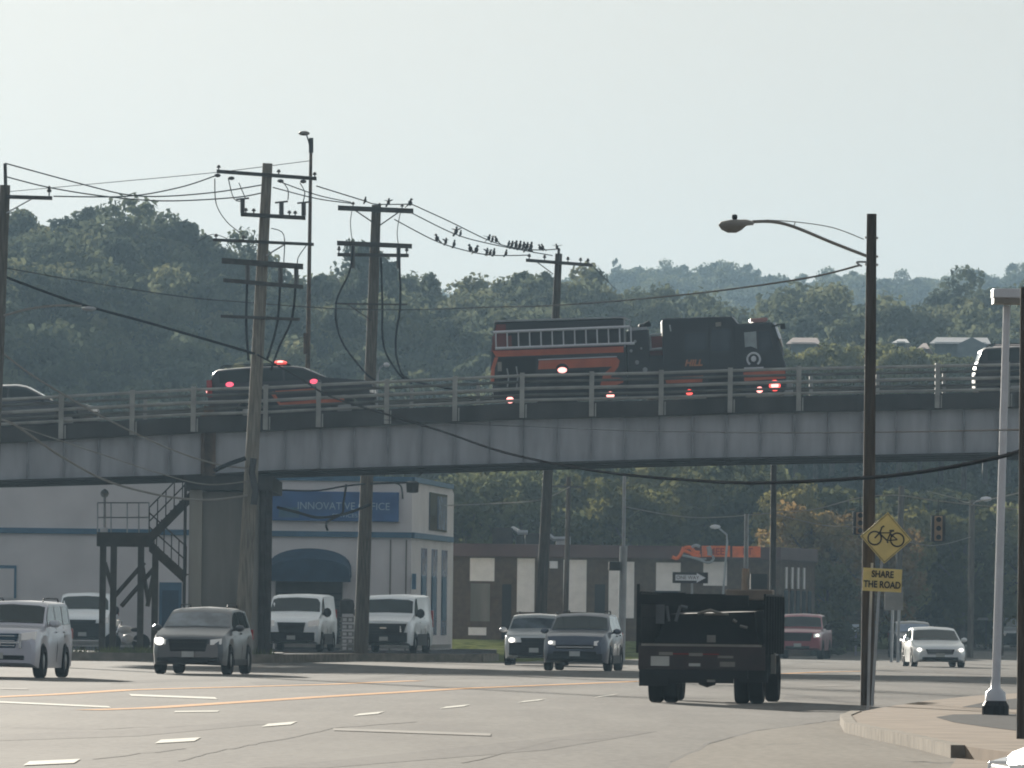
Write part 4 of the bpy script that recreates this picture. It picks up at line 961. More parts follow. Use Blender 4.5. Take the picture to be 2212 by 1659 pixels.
# ------------------------------------------------------------------ white building with blue trim
YA = 296.0; zf = lambda y, Y=YA, x=800: W(x, y, Y).z
ob = Vector((XP(893, YA), YA, H1))
wbld = thing('white_building', ob, 'two-storey white stucco workshop with blue bands and arched awning behind the bridge', 'building')
XR = XP(893, YA); XL = XP(-120, YA); sideX = XP(978, 311); Ys = 311.0
zroof = W(870, 1038, YA).z
m = MB(ob); m.prism([(XL, YA), (XR, YA), (sideX, Ys), (sideX, Ys + 14), (XL, Ys + 14)], 'z', H1 - .05, zroof); m.build('wall', M['stucco'], wbld)
def vband(z0, z1, proud, name, material, side=True):
    m = MB(ob); m.box((XL, YA - proud, z0), (XR, YA - .002, z1))
    d = Vector((sideX - XR, Ys - YA, 0)).normalized(); n_ = Vector((d.y, -d.x, 0))
    A = Vector((XR, YA, 0)); B = Vector((sideX, Ys, 0))
    if side: m.hexa([v + Vector((0, 0, z)) for z in (z0, z1) for v in (A + n_ * proud + Vector((0, -proud, 0)), B + n_ * proud, B + n_ * .002, A + n_ * .002)])
    return m.build(name, material, wbld)
vband(zf(1161), zf(1149), .12, 'blue_band', M['blue_trim']); vband(zroof - .05, zroof + .14, .10, 'roof_trim', M['blue_trim'])
vband(zf(1400), zf(1392), .05, 'plinth', M['lampgrey'])
dsd = Vector((sideX - XR, Ys - YA, 0)).normalized(); nsd = Vector((dsd.y, -dsd.x, 0)); LS = (Vector((sideX, Ys, 0)) - Vector((XR, YA, 0))).length
def sidebox(u0, u1, z0, z1, proud, name, material, parent=None):
    A = Vector((XR, YA, 0)) + dsd * LS * u0; B = Vector((XR, YA, 0)) + dsd * LS * u1; m = MB(ob)
    m.hexa([v + Vector((0, 0, z)) for z in (z0, z1) for v in (A + nsd * proud, B + nsd * proud, B + nsd * .003, A + nsd * .003)]); return m.build(name, material, parent or wbld)
w_ = sidebox(.42, .86, zf(1146, 303, 950), zf(1064, 303, 950), .05, 'upper_window', M['dglass']); sidebox(.62, .84, zf(1142, 303, 950), zf(1070, 303, 950), .08, 'pane', M['bglass'], w_)
for u in (.24, .5, .76):
    w_ = sidebox(u, u + .13, zf(1372, 303, 950), zf(1186, 303, 950), .04, 'tall_window', M['bglass']); sidebox(u, u + .09, zf(1340, 303, 950), zf(1245, 303, 950), .07, 'pane', M['blue_trim'], w_)
for x0, x1, y0, y1 in ((-20, 36, 1228, 1292),):
    fr = MB(ob); fr.box((XP(x0, YA), YA - .06, zf(y1, x=10)), (XP(x1 + 5, YA), YA - .003, zf(y0 - 7, x=10))); f_ = fr.build('window_frame', M['blue_trim'], wbld)
    g_ = MB(ob); g_.box((XP(x0, YA), YA - .08, zf(y1, x=10)), (XP(x1, YA), YA - .062, zf(y0, x=10))); g_.build('pane', M['stucco'], f_)
m = MB(ob); m.box((XP(350, YA), YA - .06, H1), (XP(398, YA), YA - .003, zf(1258, x=370))); d_ = m.build('blue_door', M['blue_trim'], wbld)
m = MB(ob); m.box((XP(356, YA), YA - .075, H1 + .1), (XP(392, YA), YA - .062, zf(1275, x=370))); m.build('door_panel', M['blue_awning'], d_)
m = MB(ob); m.box((XP(601, YA), YA - .03, H1), (XP(745, YA), YA - .003, zf(1250))); gd = m.build('garage_door', mat('dark_shutter', (.05, .055, .055), .7), wbld)
m = MB(ob)
for i in range(9): z = H1 + .2 + i * .24; m.box((XP(603, YA), YA - .045, z), (XP(743, YA), YA - .032, z + .03))
m.build('shutter_ribs', M['trim'], gd)
for xa, xb in ((588, 600), (746, 756)): m = MB(ob); m.box((XP(xa, YA), YA - .1, H1), (XP(xb, YA), YA - .003, zf(1250))); m.build('door_jamb', M['stucco'], wbld)
# awning: barrel shape tapering out from the wall
m = MB(ob); n = 16; out = []
cxa = (XP(583, YA) + XP(765, YA)) / 2; ha = (XP(765, YA) - XP(583, YA)) / 2; z0 = zf(1248); z1 = zf(1186)
prof = [(cxa + ha * max(-1, min(1, -math.cos(math.pi * i / n))), z0 + (z1 - z0) * (math.sin(math.pi * i / n)) ** .55) for i in range(n + 1)]
vs = [(x, YA - .003, z) for x, z in prof] + [(cxa + (x - cxa) * .97, YA - 1.1, z0 + (z - z0) * .62) for x, z in prof]
fs = [(i, i + 1, n + 2 + i, n + 1 + i) for i in range(n)] + [[n + 1 + i for i in range(n + 1)]]
m.add(vs, fs); m.box((XP(584, YA), YA - 1.1, z0 - .18), (XP(764, YA), YA - 1.06, z0)); m.build('awning', M['blue_awning'], wbld, smooth=40)
m = MB(ob); m.box((XP(592, YA), YA - .22, zf(1127)), (XP(865, YA), YA - .01, zf(1063))); sg_ = m.build('shop_sign', M['blue_sign'], wbld, bevel=.02)
m = MB(ob); m.box((XP(606, YA), YA - .235, zf(1120)), (XP(650, YA), YA - .222, zf(1098))); m.build('logo_mark', M['blue_trim'], sg_)
c = W(742, 1094, YA - .24); text_part('lettering', 'INNOVATIVE OFFICE', .40, M['sign_text'], sg_, (c.x - ob.x, -.235, c.z - ob.z), sx=.95)
c = W(745, 1114, YA - .24); text_part('lettering', 'SERVICES', .2, M['sign_text'], sg_, (c.x - ob.x, -.235, c.z - ob.z), sx=1.2)
m = MB(ob)
for x in (882, 848): m.box((XP(x, YA) - .03, YA - .035, H1), (XP(x, YA) + .03, YA - .003, zf(1165)))
m.build('pilaster_strip', M['lampgrey'], wbld)
m = MB(ob); m.box((XP(896, YA) - .02, YA - .09, zf(1272)), (XP(904, YA), YA + .1, zf(1238))); m.build('blue_light_box', M['blue_trim'], wbld)

# ------------------------------------------------------------------ brick building
YK = 345.0; kz = .55; ok = Vector((XP(1350, YK), YK, kz))
bk = thing('brick_building', ok, 'long low brown brick building with pale panels and a maroon fascia', 'building')
def kx(x, Y=YK): return XP(x, Y)
def kzv(y, x=1350, Y=YK): return W(x, y, Y).z
zt = kzv(1177, 1250)
m = MB(ok); m.prism([(kx(978), YK), (kx(1690), YK), (kx(1765, 352), 352), (kx(1765, 352), 375), (kx(978), 375)], 'z', kz - .6, zt - .3); m.build('wall', M['brick'], bk)
m = MB(ok); m.prism([(kx(975), YK - .35), (kx(1690), YK - .35), (kx(1770, 352), 351.7), (kx(1770, 352), 376), (kx(975), 376)], 'z', kzv(1205, 1250), zt); m.build('fascia', M['fasciab'], bk, bevel=.03)
for x0, x1, y0, y1 in ((1020, 1073, 1205, 1255), (1122, 1160, 1207, 1322), (1222, 1272, 1210, 1322), (1320, 1375, 1214, 1335), (1422, 1475, 1215, 1276), (1524, 1575, 1213, 1265)):
    m = MB(ok); m.box((kx(x0), YK - .05, kzv(y1, x0)), (kx(x1), YK - .003, kzv(y0 - (0 if y1 < 1290 else 1), x0))); m.build('pale_panel', M['panel'], bk)
for x0, x1, y0, y1, mt in ((1022, 1064, 1260, 1342, 'pier'), (1018, 1057, 1355, 1372, 'panel'), (1420, 1470, 1276, 1372, 'dglass'), (1090, 1110, 1262, 1380, 'trim'), (1290, 1312, 1262, 1380, 'trim')):
    m = MB(ok); m.box((kx(x0), YK - .045, kzv(y1, x0)), (kx(x1), YK - .003, kzv(y0, x0))); m.build('window' if mt != 'trim' else 'door', M[mt], bk)
m = MB(ok); c = W(1196, 1220, YK - .1); m.box((c.x - .18, YK - .25, c.z - .16), (c.x + .18, YK - .003, c.z + .16)); m.build('wall_lamp', M['white_metal'], bk)
dk = Vector((kx(1765, 352) - kx(1690), 7, 0)); 
for i in range(5):
    for nm, u0, u1, y0, y1, mt in (('slit_window', .14 + i * .17, .18 + i * .17, 1226, 1272, 'panel'), ('tall_window', .12 + i * .17, .20 + i * .17, 1276, 1372, 'dglass')):
        if nm == 'slit_window' and i == 4: continue
        A = Vector((kx(1690), YK, 0)) + dk * u0; B = Vector((kx(1690), YK, 0)) + dk * u1; nn = Vector((dk.y, -dk.x, 0)).normalized(); m = MB(ok)
        za, zb = kzv(y1, 1725, 348), kzv(y0, 1725, 348)
        m.hexa([v + Vector((0, 0, z)) for z in (za, zb) for v in (A + nn * .05, B + nn * .05, B + nn * .003, A + nn * .003)]); m.build(nm, M[mt], bk)
for x0, x1, y0, nm in ((1068, 1112, 1141, 'rooftop_unit'), (1118, 1135, 1160, 'rooftop_unit'), (1138, 1200, 1153, 'rooftop_unit'), (1205, 1236, 1160, 'rooftop_unit')):
    m = MB(ok); m.box((kx(x0, 355), 353, zt), (kx(x1, 355), 356, kzv(y0, x0, 355))); m.build(nm, M['darksteel'] if x0 != 1205 else M['galv'], bk, bevel=.05)
m = MB(ok); m.tube([W(1108, 1142, 354), W(1122, 1150, 353), W(1140, 1150, 353)], .12, 6); m.tube([W(1180, 1152, 352), W(1196, 1164, 352), W(1232, 1164, 352)], .12, 6); m.build('roof_duct', M['galv'], bk)
# orange sign on the fascia
m = MB(ok); Yo = YK - .40
fz = lambda x, y: (W(x, y, Yo).x, W(x, y, Yo).z)
m.prism([fz(1516, 1179), fz(1577, 1179), fz(1577, 1203), fz(1516, 1203)], 'y', Yo - .05, Yo); m.prism([fz(1582, 1180), fz(1643, 1180), fz(1643, 1204), fz(1582, 1204)], 'y', Yo - .05, Yo)
os_ = m.build('orange_sign', M['orange_sign'], bk)
m = MB(ok)
for pts, r in (([(1452, 1203), (1462, 1206), (1470, 1198), (1477, 1182)], .09), ([(1478, 1184), (1492, 1183), (1500, 1192), (1512, 1194)], .10), ([(1478, 1190), (1490, 1194), (1502, 1201), (1514, 1200)], .08)):
    m.tube([W(x, y, Yo - .06) for x, y in smoothpts(pts)], r, 6)
m.build('script_letters', M['orange_sign'], os_)
m = MB(ok)
for pts, r in (([(1474, 1200), (1490, 1203), (1510, 1209), (1530, 1216), (1541, 1208), (1539, 1200)], .06), ([(1494, 1182), (1503, 1178), (1512, 1181)], .08), ([(1530, 1180), (1533, 1190), (1533, 1200)], .11), ([(1500, 1204), (1518, 1208), (1526, 1207)], .04)):
    m.tube([W(x, y, Yo - .10) for x, y in smoothpts(pts)], r, 6)
m.build('grey_swoosh', M['galv'], os_)
for s_, x in (('MEE', 1547), ('ET', 1615)):
    c = W(x, 1192, Yo - .07); text_part('lettering', s_, .42, mat('deep_orange', (.36, .05, .015), var=0), os_, (c.x - ok.x, c.y - ok.y, c.z - ok.z), bold=.01)
# ------------------------------------------------------------------ distant houses, shed, canopy
def house(x0, x1, yr, ye, yb, Y, roofm, wallm, label, gable=False):
    a = W(x0, ye, Y); b = W(x1, ye, Y); zr = W(x0, yr, Y).z; zb_ = W(x0, yb, Y).z
    o = Vector(((a.x + b.x) / 2, Y, zb_ - 3)); t = thing('house', o, label, 'house', 'houses on the hillside', rz=-math.atan2(o.x, Y) - .03)
    m = MB(o); m.box((a.x + .3, Y + .3, zb_ - 3), (b.x - .3, Y + 8, a.z)); m.build('wall', M[wallm], t)
    m = MB(o); m.hexa([(a.x, Y - .2, a.z - .1), (b.x, Y - .2, a.z - .1), (b.x, Y + 8.5, a.z - .1), (a.x, Y + 8.5, a.z - .1), (a.x + .3, Y + 3.8, zr), (b.x - .3, Y + 3.8, zr), (b.x - .3, Y + 4.6, zr), (a.x + .3, Y + 4.6, zr)]); m.build('roof', M[roofm], t)
    if gable:
        c = b.x - 1.1; m = MB(o); m.prism([(c - .9, a.z - 1.6), (c + .9, a.z - 1.6), (c + .9, a.z - .2), (c, a.z + .25), (c - .9, a.z - .2)], 'y', Y - 1.5, Y + .2); m.build('gable', M[wallm], t)
    return t
YH = 445.0
def drop(x, Y): return HL(XP(x, Y), Y)
for i, (x, yt, wh) in enumerate([(1685, 752, 'touching the nose of the fire engine'), (1722, 744, 'left part of the pinkish-roofed house'), (1765, 750, 'right end of the pinkish-roofed house'), (1800, 738, 'midway between engine and lamp pole'), (1842, 744, 'just left of the lamp pole'), (1900, 740, 'just right of the lamp pole'), (1945, 745, 'below the small bright white roof'), (1990, 754, 'below the small pink-roofed shed'), (2035, 762, 'below left end of widest pale roof'), (2085, 768, 'below middle of widest pale roof'), (2130, 758, 'below the gable of the widest house'), (2180, 760, 'behind the white lamp post and black suv'), (2225, 752, 'at the very right edge')]):
    tree(x, yt - 8, 452 + (i % 3) * 4, 7, ('n', 'n2', 'n')[i % 3], 'leafy tree top above the bridge railing, ' + wh, 1.0, group='trees in front of the hillside houses')
house(1698, 1772, 724, 739, 765, 478, 'roof_pink', 'house', 'house with a long pinkish roof just right of the fire engine cab')
house(1926, 1965, 727, 737, 770, 470, 'roof_pale', 'house', 'small house with a bright white roof right of the lamp pole')
house(1980, 2008, 736, 750, 775, 474, 'roof_pink', 'house', 'small pink-roofed shed between the two pale-roofed houses')
house(2008, 2140, 723, 738, 780, 468, 'roof_pale', 'house', 'wide grey-green house with a long pale roof and front gable', gable=True)
house(2138, 2225, 737, 752, 780, 474, 'roof_pink', 'house', 'pinkish-roofed house at the right edge of the hillside')
a = W(2030, 1385, 405); a.z = T(a.x, 405) - .1
sh = thing('shed', a, 'pale grey gabled shed wall with a curved left wing behind the silver sedan', 'shed')
pts = [(1997, 1372), (1997, 1322), (2003, 1318), (2012, 1326), (2022, 1332), (2036, 1322), (2046, 1310), (2036, 1297), (2044, 1300), (2060, 1302), (2062, 1375)]
m = MB(a); m.prism([(W(x, y, 405).x, W(x, y, 405).z) for x, y in pts], 'y', 405, 407.5); m.build('wall', M['house'], sh)
a = W(2130, 1390, 400); a.z = T(a.x, 400)
cn = thing('canopy', a, 'thin pale flat canopy on posts behind the white lamp post', 'canopy')
m = MB(a); c0, c1 = W(2092, 1336, 400), W(2166, 1334, 400); m.box((c0.x, 400, c0.z - .08), (c1.x, 403, c0.z + .06)); m.build('roof', M['lightwire'], cn)
for x in (2096, 2130, 2162): m = MB(a); p = W(x, 1336, 400.5); m.box((p.x - .05, 400.4, a.z - .5), (p.x + .05, 400.5, c0.z - .08)); m.build('leg', M['darksteel'], cn)
# pallets, bin between vans; clutter under the stairs
for i, (x, yb, hh, ww, lb) in enumerate(((748, 1402, .62, .50, 'stack of grey timber pallets between the two white vans'),)):
    a = W(x, yb, 281); a.z = H1; t = thing('pallet_stack', a, lb, 'pallets')
    for k in range(5):
        m = MB(a); z = H1 + .01 + k * .26; m.box((a.x - ww / 1.9, 281, z), (a.x + ww / 1.9, 282, z + .04)); m.box((a.x - ww / 1.9, 281, z + .15), (a.x + ww / 1.9, 282, z + .19))
        for dx in (-.22, 0, .2): m.box((a.x + dx, 281.02, z + .04), (a.x + dx + .06, 281.98, z + .15))
        m.build('pallet', M['lampgrey'], t)
a = W(748, 1360, 281); m = MB((a.x, 281.5, H1 + 1.36)); m.lathe([(.26, 0), (.28, .3), (.24, .5), (.1, .55)], 12, Matrix.Translation((a.x, 281.5, H1 + 1.36))); tag(m.build('tarpaulin_bundle', M['darksteel'], smooth=40), 'dark bundle on top of the pallet stack', 'bundle')
# motorcycle / gear under the stairs
a = W(272, 1400, 256); a.z = H1
mc = thing('motor_scooter', a, 'pale chrome motorcycle parked under the stair tower', 'motorcycle')
for dx in (-.45, .5):
    m = MB(a); m.lathe([(.16, -.05), (.28, -.05), (.30, 0), (.28, .05), (.16, .05)], 16, Matrix.Translation((a.x + dx, 256, a.z + .3)) @ Matrix.Rotation(math.pi / 2, 4, 'X')); m.build('wheel', M['tyre'], mc)
m = MB(a); m.tube([(a.x - .45, 256, a.z + .3), (a.x - .25, 256, a.z + .75), (a.x - .15, 256, a.z + 1.0), (a.x - .3, 256, a.z + 1.05)], .035, 6); m.build('fork', M['chrome'], mc)
m = MB(a); m.ball((a.x - .02, 256, a.z + .72), (.26, .14, .14), 10); m.tube([(a.x, 256, a.z + .45), (a.x + .5, 256, a.z + .3)], .06, 6); m.ball((a.x + .05, 256, a.z + .42), (.2, .15, .16), 8); m.build('body', M['white_metal'], mc, smooth=50)
m = MB(a); m.ball((a.x + .32, 256, a.z + .72), (.26, .13, .07), 8); m.build('saddle', M['trim'], mc, smooth=50)
m = MB(a); m.ball((a.x - .34, 255.85, a.z + .92), (.1, .1, .1), 8); m.build('headlight', M['headlamp'], mc, smooth=60)
# weeds along kerb
g = random.Random(5); m = MB((XP(300, 243), 243.2, H1))
for i in range(900):
    x = g.choice([g.uniform(230, 420), g.uniform(100, 600)]); Y = 243.4 + abs(g.gauss(0, .5)); X = XP(x, Y); hgt = g.uniform(.05, .28); dx = g.uniform(-.08, .08)
    m.add([(X - .015, Y, H1), (X + .015, Y, H1), (X + dx, Y + g.uniform(-.05, .05), H1 + hgt)], [(0, 1, 2)])
tag(m.build('weeds', M['grass']), 'dry weeds growing along the far kerb', 'weeds', kind='stuff')
# ------------------------------------------------------------------ vehicles
# local frame: front towards -Y, x to the right when facing the vehicle, z up, origin on the ground under its centre
def make_car(name, label, cat, P, group=None):
    L, Wd, Hh = P['L'], P['W'], P['H']; hw = Wd / 2; y0 = -L / 2
    t = thing(name, (0, 0, 0), label, cat, group)
    top = P['top']          # (distance from nose, height) of the centre line
    belt = P['belt']; wr = P.get('wr', .34); ax = P['axles']; zb0 = P.get('zb', .22)
    tum = P.get('tumble', .80); roof = max(h for _, h in top)
    hwf = P.get('hwf') or [(0, .80), (.10, .92), (.35, .985), (.8, 1.0), (L - .7, 1.0), (L - .15, .95), (L, .86)]
    def zb(s):
        z = interp(P.get('bot') or [(0, zb0 + .10), (.2, zb0), (L - .2, zb0), (L, zb0 + .12)], s)
        for a in ax:
            d = abs(s - a); R = wr * 1.17
            if d < R: z = max(z, wr + math.sqrt(R * R - d * d) * .98)
        return z
    def sec(s):
        h = hw * interp(hwf, s); b = interp(belt, s); tp = interp(top, s); b = min(b, tp - .03); z0 = zb(s)
        f = max(0.0, min(1.0, (tp - b) / (roof - b + 1e-6))); x5 = h * .95; x6 = x5 + (h * tum - x5) * f
        mid = z0 + (b - z0) * .5
        return [(0, z0 + .02), (h * .86, z0 + .01), (h * .965, z0 + .0), (h, max(mid, z0 + .02)), (h * .985, b - (b - mid) * .25), (x5, b), (x6, b + (tp - b) * .90 - .01), (x6 * .80, tp - .012 - .02 * f), (0, tp)]
    S = set()
    for p_ in (top, belt, hwf): S |= {round(q[0], 3) for q in p_}
    for a in ax:
        for k in range(-6, 7): S.add(round(a + wr * 1.17 * math.sin(k / 6 * math.pi / 2), 3))
        S.add(round(a - wr * 1.19, 3)); S.add(round(a + wr * 1.19, 3))
    S = sorted(s for s in S if 0 <= s <= L); S2 = [S[0]]
    for s in S[1:]:
        if s - S2[-1] > .018: S2.append(s)
    S = S2; rows = []
    for s in S:
        c = sec(s); row = [(x, y0 + s, z) for x, z in c] + [(-x, y0 + s, z) for x, z in c[-2:0:-1]]
        rows.append(row)
    n = len(rows[0]); m = MB(); vs = [v for r in rows for v in r]; fs = []
    for i in range(len(rows) - 1):
        for j in range(n): fs.append((i * n + j, i * n + (j + 1) % n, (i + 1) * n + (j + 1) % n, (i + 1) * n + j))
    fs += [list(range(n))[::-1], [(len(rows) - 1) * n + j for j in range(n)]]
    m.add(vs, fs); body = m.build('body', P['paint'], t, smooth=38)
    # dark underbody
    m = MB(); m.box((-hw * .80, y0 + .3, zb0 + .03), (hw * .80, y0 + L - .3, zb0 + .28)); m.build('underbody', M['trim'], t)
    # lower cladding
    if P.get('clad'):
        m = MB(); zc_ = P['clad']
        m.box((-hw * .83, y0 - .015, zb0 + .1), (hw * .83, y0 + .12, zc_)); m.build('lower_bumper', M['trim'], t, bevel=.03)
        for sx in (1, -1):
            m = MB(); m.box((min(sx * hw * .98, sx * (hw + .012)), y0 + ax[0] + wr * 1.2, zb0), (max(sx * hw * .98, sx * (hw + .012)), y0 + ax[1] - wr * 1.2, zc_ - .05)); m.build('sill', M['trim'], t)
    # panes
    def strip(sa, sb, inset, off, mat_, nm, parent=t, nseg=1):
        pa = sec(sa); pb = sec(sb); m = MB(); cols = []
        for idx in (6, 7, 8, 7, 6):
            sg = 1 if len(cols) < 3 else -1
            A = Vector((pa[idx][0] * sg, y0 + sa, pa[idx][1])); B = Vector((pb[idx][0] * sg, y0 + sb, pb[idx][1])); cols.append((A, B))
        nrm = Vector((0, -(cols[2][1].z - cols[2][0].z), (cols[2][1].y - cols[2][0].y)));
        nrm = nrm.normalized() * (1 if sb > sa else -1)
        out = []
        for A, B in cols:
            A2 = A + (B - A) * .05; B2 = A + (B - A) * .93
            A2.x *= (1 - inset); B2.x *= (1 - inset); out.append((A2 + nrm * off, B2 + nrm * off))
        vs = [v for ab in out for v in ab]; vs2 = [v - nrm * .02 for v in vs]
        fs = [(2 * i, 2 * i + 2, 2 * i + 3, 2 * i + 1) for i in range(4)]
        m.add(vs, fs); return m.build(nm, mat_, parent, smooth=30)
    if 'ws' in P: strip(P['ws'][0], P['ws'][1], .055, .012, P.get('wsmat', M['glass']), 'windscreen')
    if 'rw' in P: strip(P['rw'][0], P['rw'][1], .08, .012, M['glass'], 'rear_window')
    for (sa, sb) in P.get('side', []):
        for sx in (1, -1):
            if P.get('sides', (1, -1)) == (sx,) or True:
                k = 6; lo = []; hi = []
                for i in range(k + 1):
                    s = sa + (sb - sa) * i / k; c = sec(s); a, b = Vector((c[5][0], y0 + s, c[5][1])), Vector((c[6][0], y0 + s, c[6][1]))
                    hgt = b.z - a.z; o_ = Vector((.012, 0, .002))
                    lo.append(a + (b - a) * min(.9, .05 / max(hgt, .06)) + o_); hi.append(a + (b - a) * max(.1, 1 - .05 / max(hgt, .06)) + o_)
                vs = [Vector((v.x * sx, v.y, v.z)) for v in lo + hi]
                m = MB(); m.add(vs, [(i, i + 1, k + 2 + i, k + 1 + i) for i in range(k)]); m.build('side_window', P.get('sidemat', M['glass']), t)
    # wheels
    for i, a in enumerate(ax):
        for sx in (1, -1):
            wd = P.get('ww', .22)
            Mw = Matrix.Translation((sx * (hw - wd / 2 + .01), y0 + a, wr)) @ Matrix.Rotation(sx * math.pi / 2, 4, 'Y')
            m = MB(); m.lathe([(wr * .6, -wd / 2), (wr * .95, -wd / 2), (wr, -wd * .35), (wr, wd * .35), (wr * .95, wd / 2), (wr * .62, wd / 2), (wr * .60, wd * .30)], 22, Mw); wo = m.build('wheel', M['tyre'], t, smooth=40)
            m = MB(); m.lathe([(wr * .60, wd * .31), (wr * .52, wd * .36), (.05, wd * .42), (.04, wd * .46)], 12, Mw); m.build('rim', P.get('rimm', M['rim']), wo, smooth=30)
    # front details
    g_ = P.get('grille')
    if g_:
        x1, z0_, z1_ = g_; m = MB(); yy_ = y0 + P.get('gy', 0)
        m.prism([(-x1, z1_), (-x1 * .86, z0_), (x1 * .86, z0_), (x1, z1_)], 'y', yy_ - .02, yy_ + .15); gr_ = m.build('grille', P.get('gmat', M['trim']), t, bevel=.01)
        m = MB()
        for k in range(P.get('bars', 3)):
            z = z0_ + (z1_ - z0_) * (k + .5) / P.get('bars', 3); m.box((-x1 * .84, yy_ - .032, z - .010), (x1 * .84, yy_ - .021, z + .010))
        m.build('grille_bars', P.get('barmat', M['darksteel']), gr_)
    if P.get('grille2'):
        x1, z0_, z1_ = P['grille2']; m = MB(); m.box((-x1, y0 - .02, z0_), (x1, y0 + .1, z1_)); m.build('lower_intake', M['trim'], t, bevel=.02)
    if P.get('hl'):
        cx_, cz_, w2, h2, ys2 = P['hl']; ys2 = -.03
        for sx in (1, -1):
            lit = P.get('lit', ()); mt = M['headlamp_glint'] if sx in lit else M['headlamp']
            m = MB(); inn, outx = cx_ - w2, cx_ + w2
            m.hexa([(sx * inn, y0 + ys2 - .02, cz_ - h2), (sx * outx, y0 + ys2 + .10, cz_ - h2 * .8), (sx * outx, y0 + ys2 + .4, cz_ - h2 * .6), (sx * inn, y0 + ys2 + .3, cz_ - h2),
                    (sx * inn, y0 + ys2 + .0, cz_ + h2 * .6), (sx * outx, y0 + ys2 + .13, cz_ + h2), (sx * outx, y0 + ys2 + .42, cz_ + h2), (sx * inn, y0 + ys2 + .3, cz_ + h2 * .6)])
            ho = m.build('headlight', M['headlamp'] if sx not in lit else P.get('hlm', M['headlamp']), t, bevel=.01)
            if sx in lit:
                r_ = P.get('litr', .075); m = MB(); m.ball((sx * (cx_ + .02), y0 + ys2 + .04, cz_), (r_ * 1.3, .07, r_), 10); m.build('lamp_glint', M['headlamp_glint'], ho, smooth=60)
    if P.get('tl'):
        cx_, z0_, z1_, w2 = P['tl']
        for sx in (1, -1):
            m = MB(); m.box((min(sx * (cx_ - w2), sx * (cx_ + w2)), y0 + L - .16, z0_), (max(sx * (cx_ - w2), sx * (cx_ + w2)), y0 + L + .012, z1_)); m.build('taillight', M['tail'], t, bevel=.02)
    if P.get('plate', True):
        m = MB(); m.box((-.15, y0 - .045, P.get('pz', .42)), (.15, y0 - .025, P.get('pz', .42) + .14)); m.build('licence_plate', M['plate'], t)
    if P.get('mir'):
        s, z, mw = P['mir']
        for sx in (1, -1):
            m = MB(); m.ball((sx * (hw * .97 + mw * .62), y0 + s, z), (mw * .62, .07, P.get('mh', .085)), 10); m.tube([(sx * hw * .9, y0 + s + .03, z - .05), (sx * (hw + mw * .3), y0 + s + .02, z - .02)], .03, 5)
            m.build('mirror', P.get('mirm', P['paint']), t, smooth=60)
    if P.get('rack'):
        sa, sb = P['rack']
        for sx in (1, -1):
            m = MB(); zt = interp(top, (sa + sb) / 2); xx = hw * tum * .80
            m.tube([(sx * xx, y0 + sa, zt - .02), (sx * xx, y0 + sa + .1, zt + .045), (sx * xx, y0 + sb - .1, zt + .045), (sx * xx, y0 + sb, zt - .02)], .018, 6); m.build('roof_rail', M['trim'], t)
    for (sa, sb, z) in P.get('handles', []):
        for sx in (1, -1):
            m = MB(); m.box((min(sx * hw * .97, sx * (hw + .025)), y0 + sa, z), (max(sx * hw * .97, sx * (hw + .025)), y0 + sb, z + .03)); m.build('door_handle', P['paint'], t)
    for s in P.get('gaps', []):
        for sx in (1, -1):
            m = MB(); c = sec(s); m.tube([(sx * (c[2][0] + .004), y0 + s, c[2][1] + .12), (sx * (c[3][0] + .004), y0 + s, c[3][1]), (sx * (c[5][0] + .004), y0 + s, c[5][1])], .008, 4); m.build('door_gap', M['black'], t)
    return t
def put(t, x, Y, z=None, rel=0.0, yaw=None, tilt=0.0):
    X = XP(x, Y); al = math.atan2(X, Y)
    t.location = (X, Y, T(X, Y) + .006 if z is None else z)
    t.rotation_euler = (0, 0, -al + math.radians(rel)) if yaw is None else (0, tilt, math.radians(yaw))
    return t
SUV = dict(L=4.6, W=1.85, H=1.66, top=[(0, .76), (.12, .91), (.35, .98), (.75, 1.06), (1.1, 1.12), (1.25, 1.14), (1.95, 1.55), (2.15, 1.62), (2.5, 1.65), (3.3, 1.655), (4.05, 1.60), (4.35, 1.25), (4.55, 1.12), (4.6, .9)],
           belt=[(0, .72), (.3, .92), (1.2, 1.02), (4.2, 1.10), (4.6, .95)], axles=(.92, 3.60), ws=(1.28, 1.93), rw=(4.36, 4.07), side=[(1.55, 2.5), (2.56, 3.35), (3.42, 3.98)], wr=.35, mir=(1.5, 1.13, .2), hl=(.68, .80, .13, .08, .10),
           tl=(.78, .85, 1.1, .1), grille=(.50, .56, .86), grille2=(.5, .28, .42), clad=.42, rack=(2.3, 3.8), handles=[(2.35, 2.5, .98), (3.2, 3.35, 1.0)], gaps=[2.53, 3.4], tumble=.78)
def V(base, **k): d = dict(base); d.update(k); return d
# grey crossover in the middle left
c = make_car('suv', 'dark grey crossover with glinting headlight driving towards the view before the bridge pier', 'suv', V(SUV, paint=paint('graphite_paint', (.035, .038, .044), .42, .1), wsmat=M['lglass'], lit=(-1,), litr=.10, bars=2, handles=[(2.35, 2.5, .98)]), 'vehicles on the road')
put(c, 447, 190, rel=-9.5)
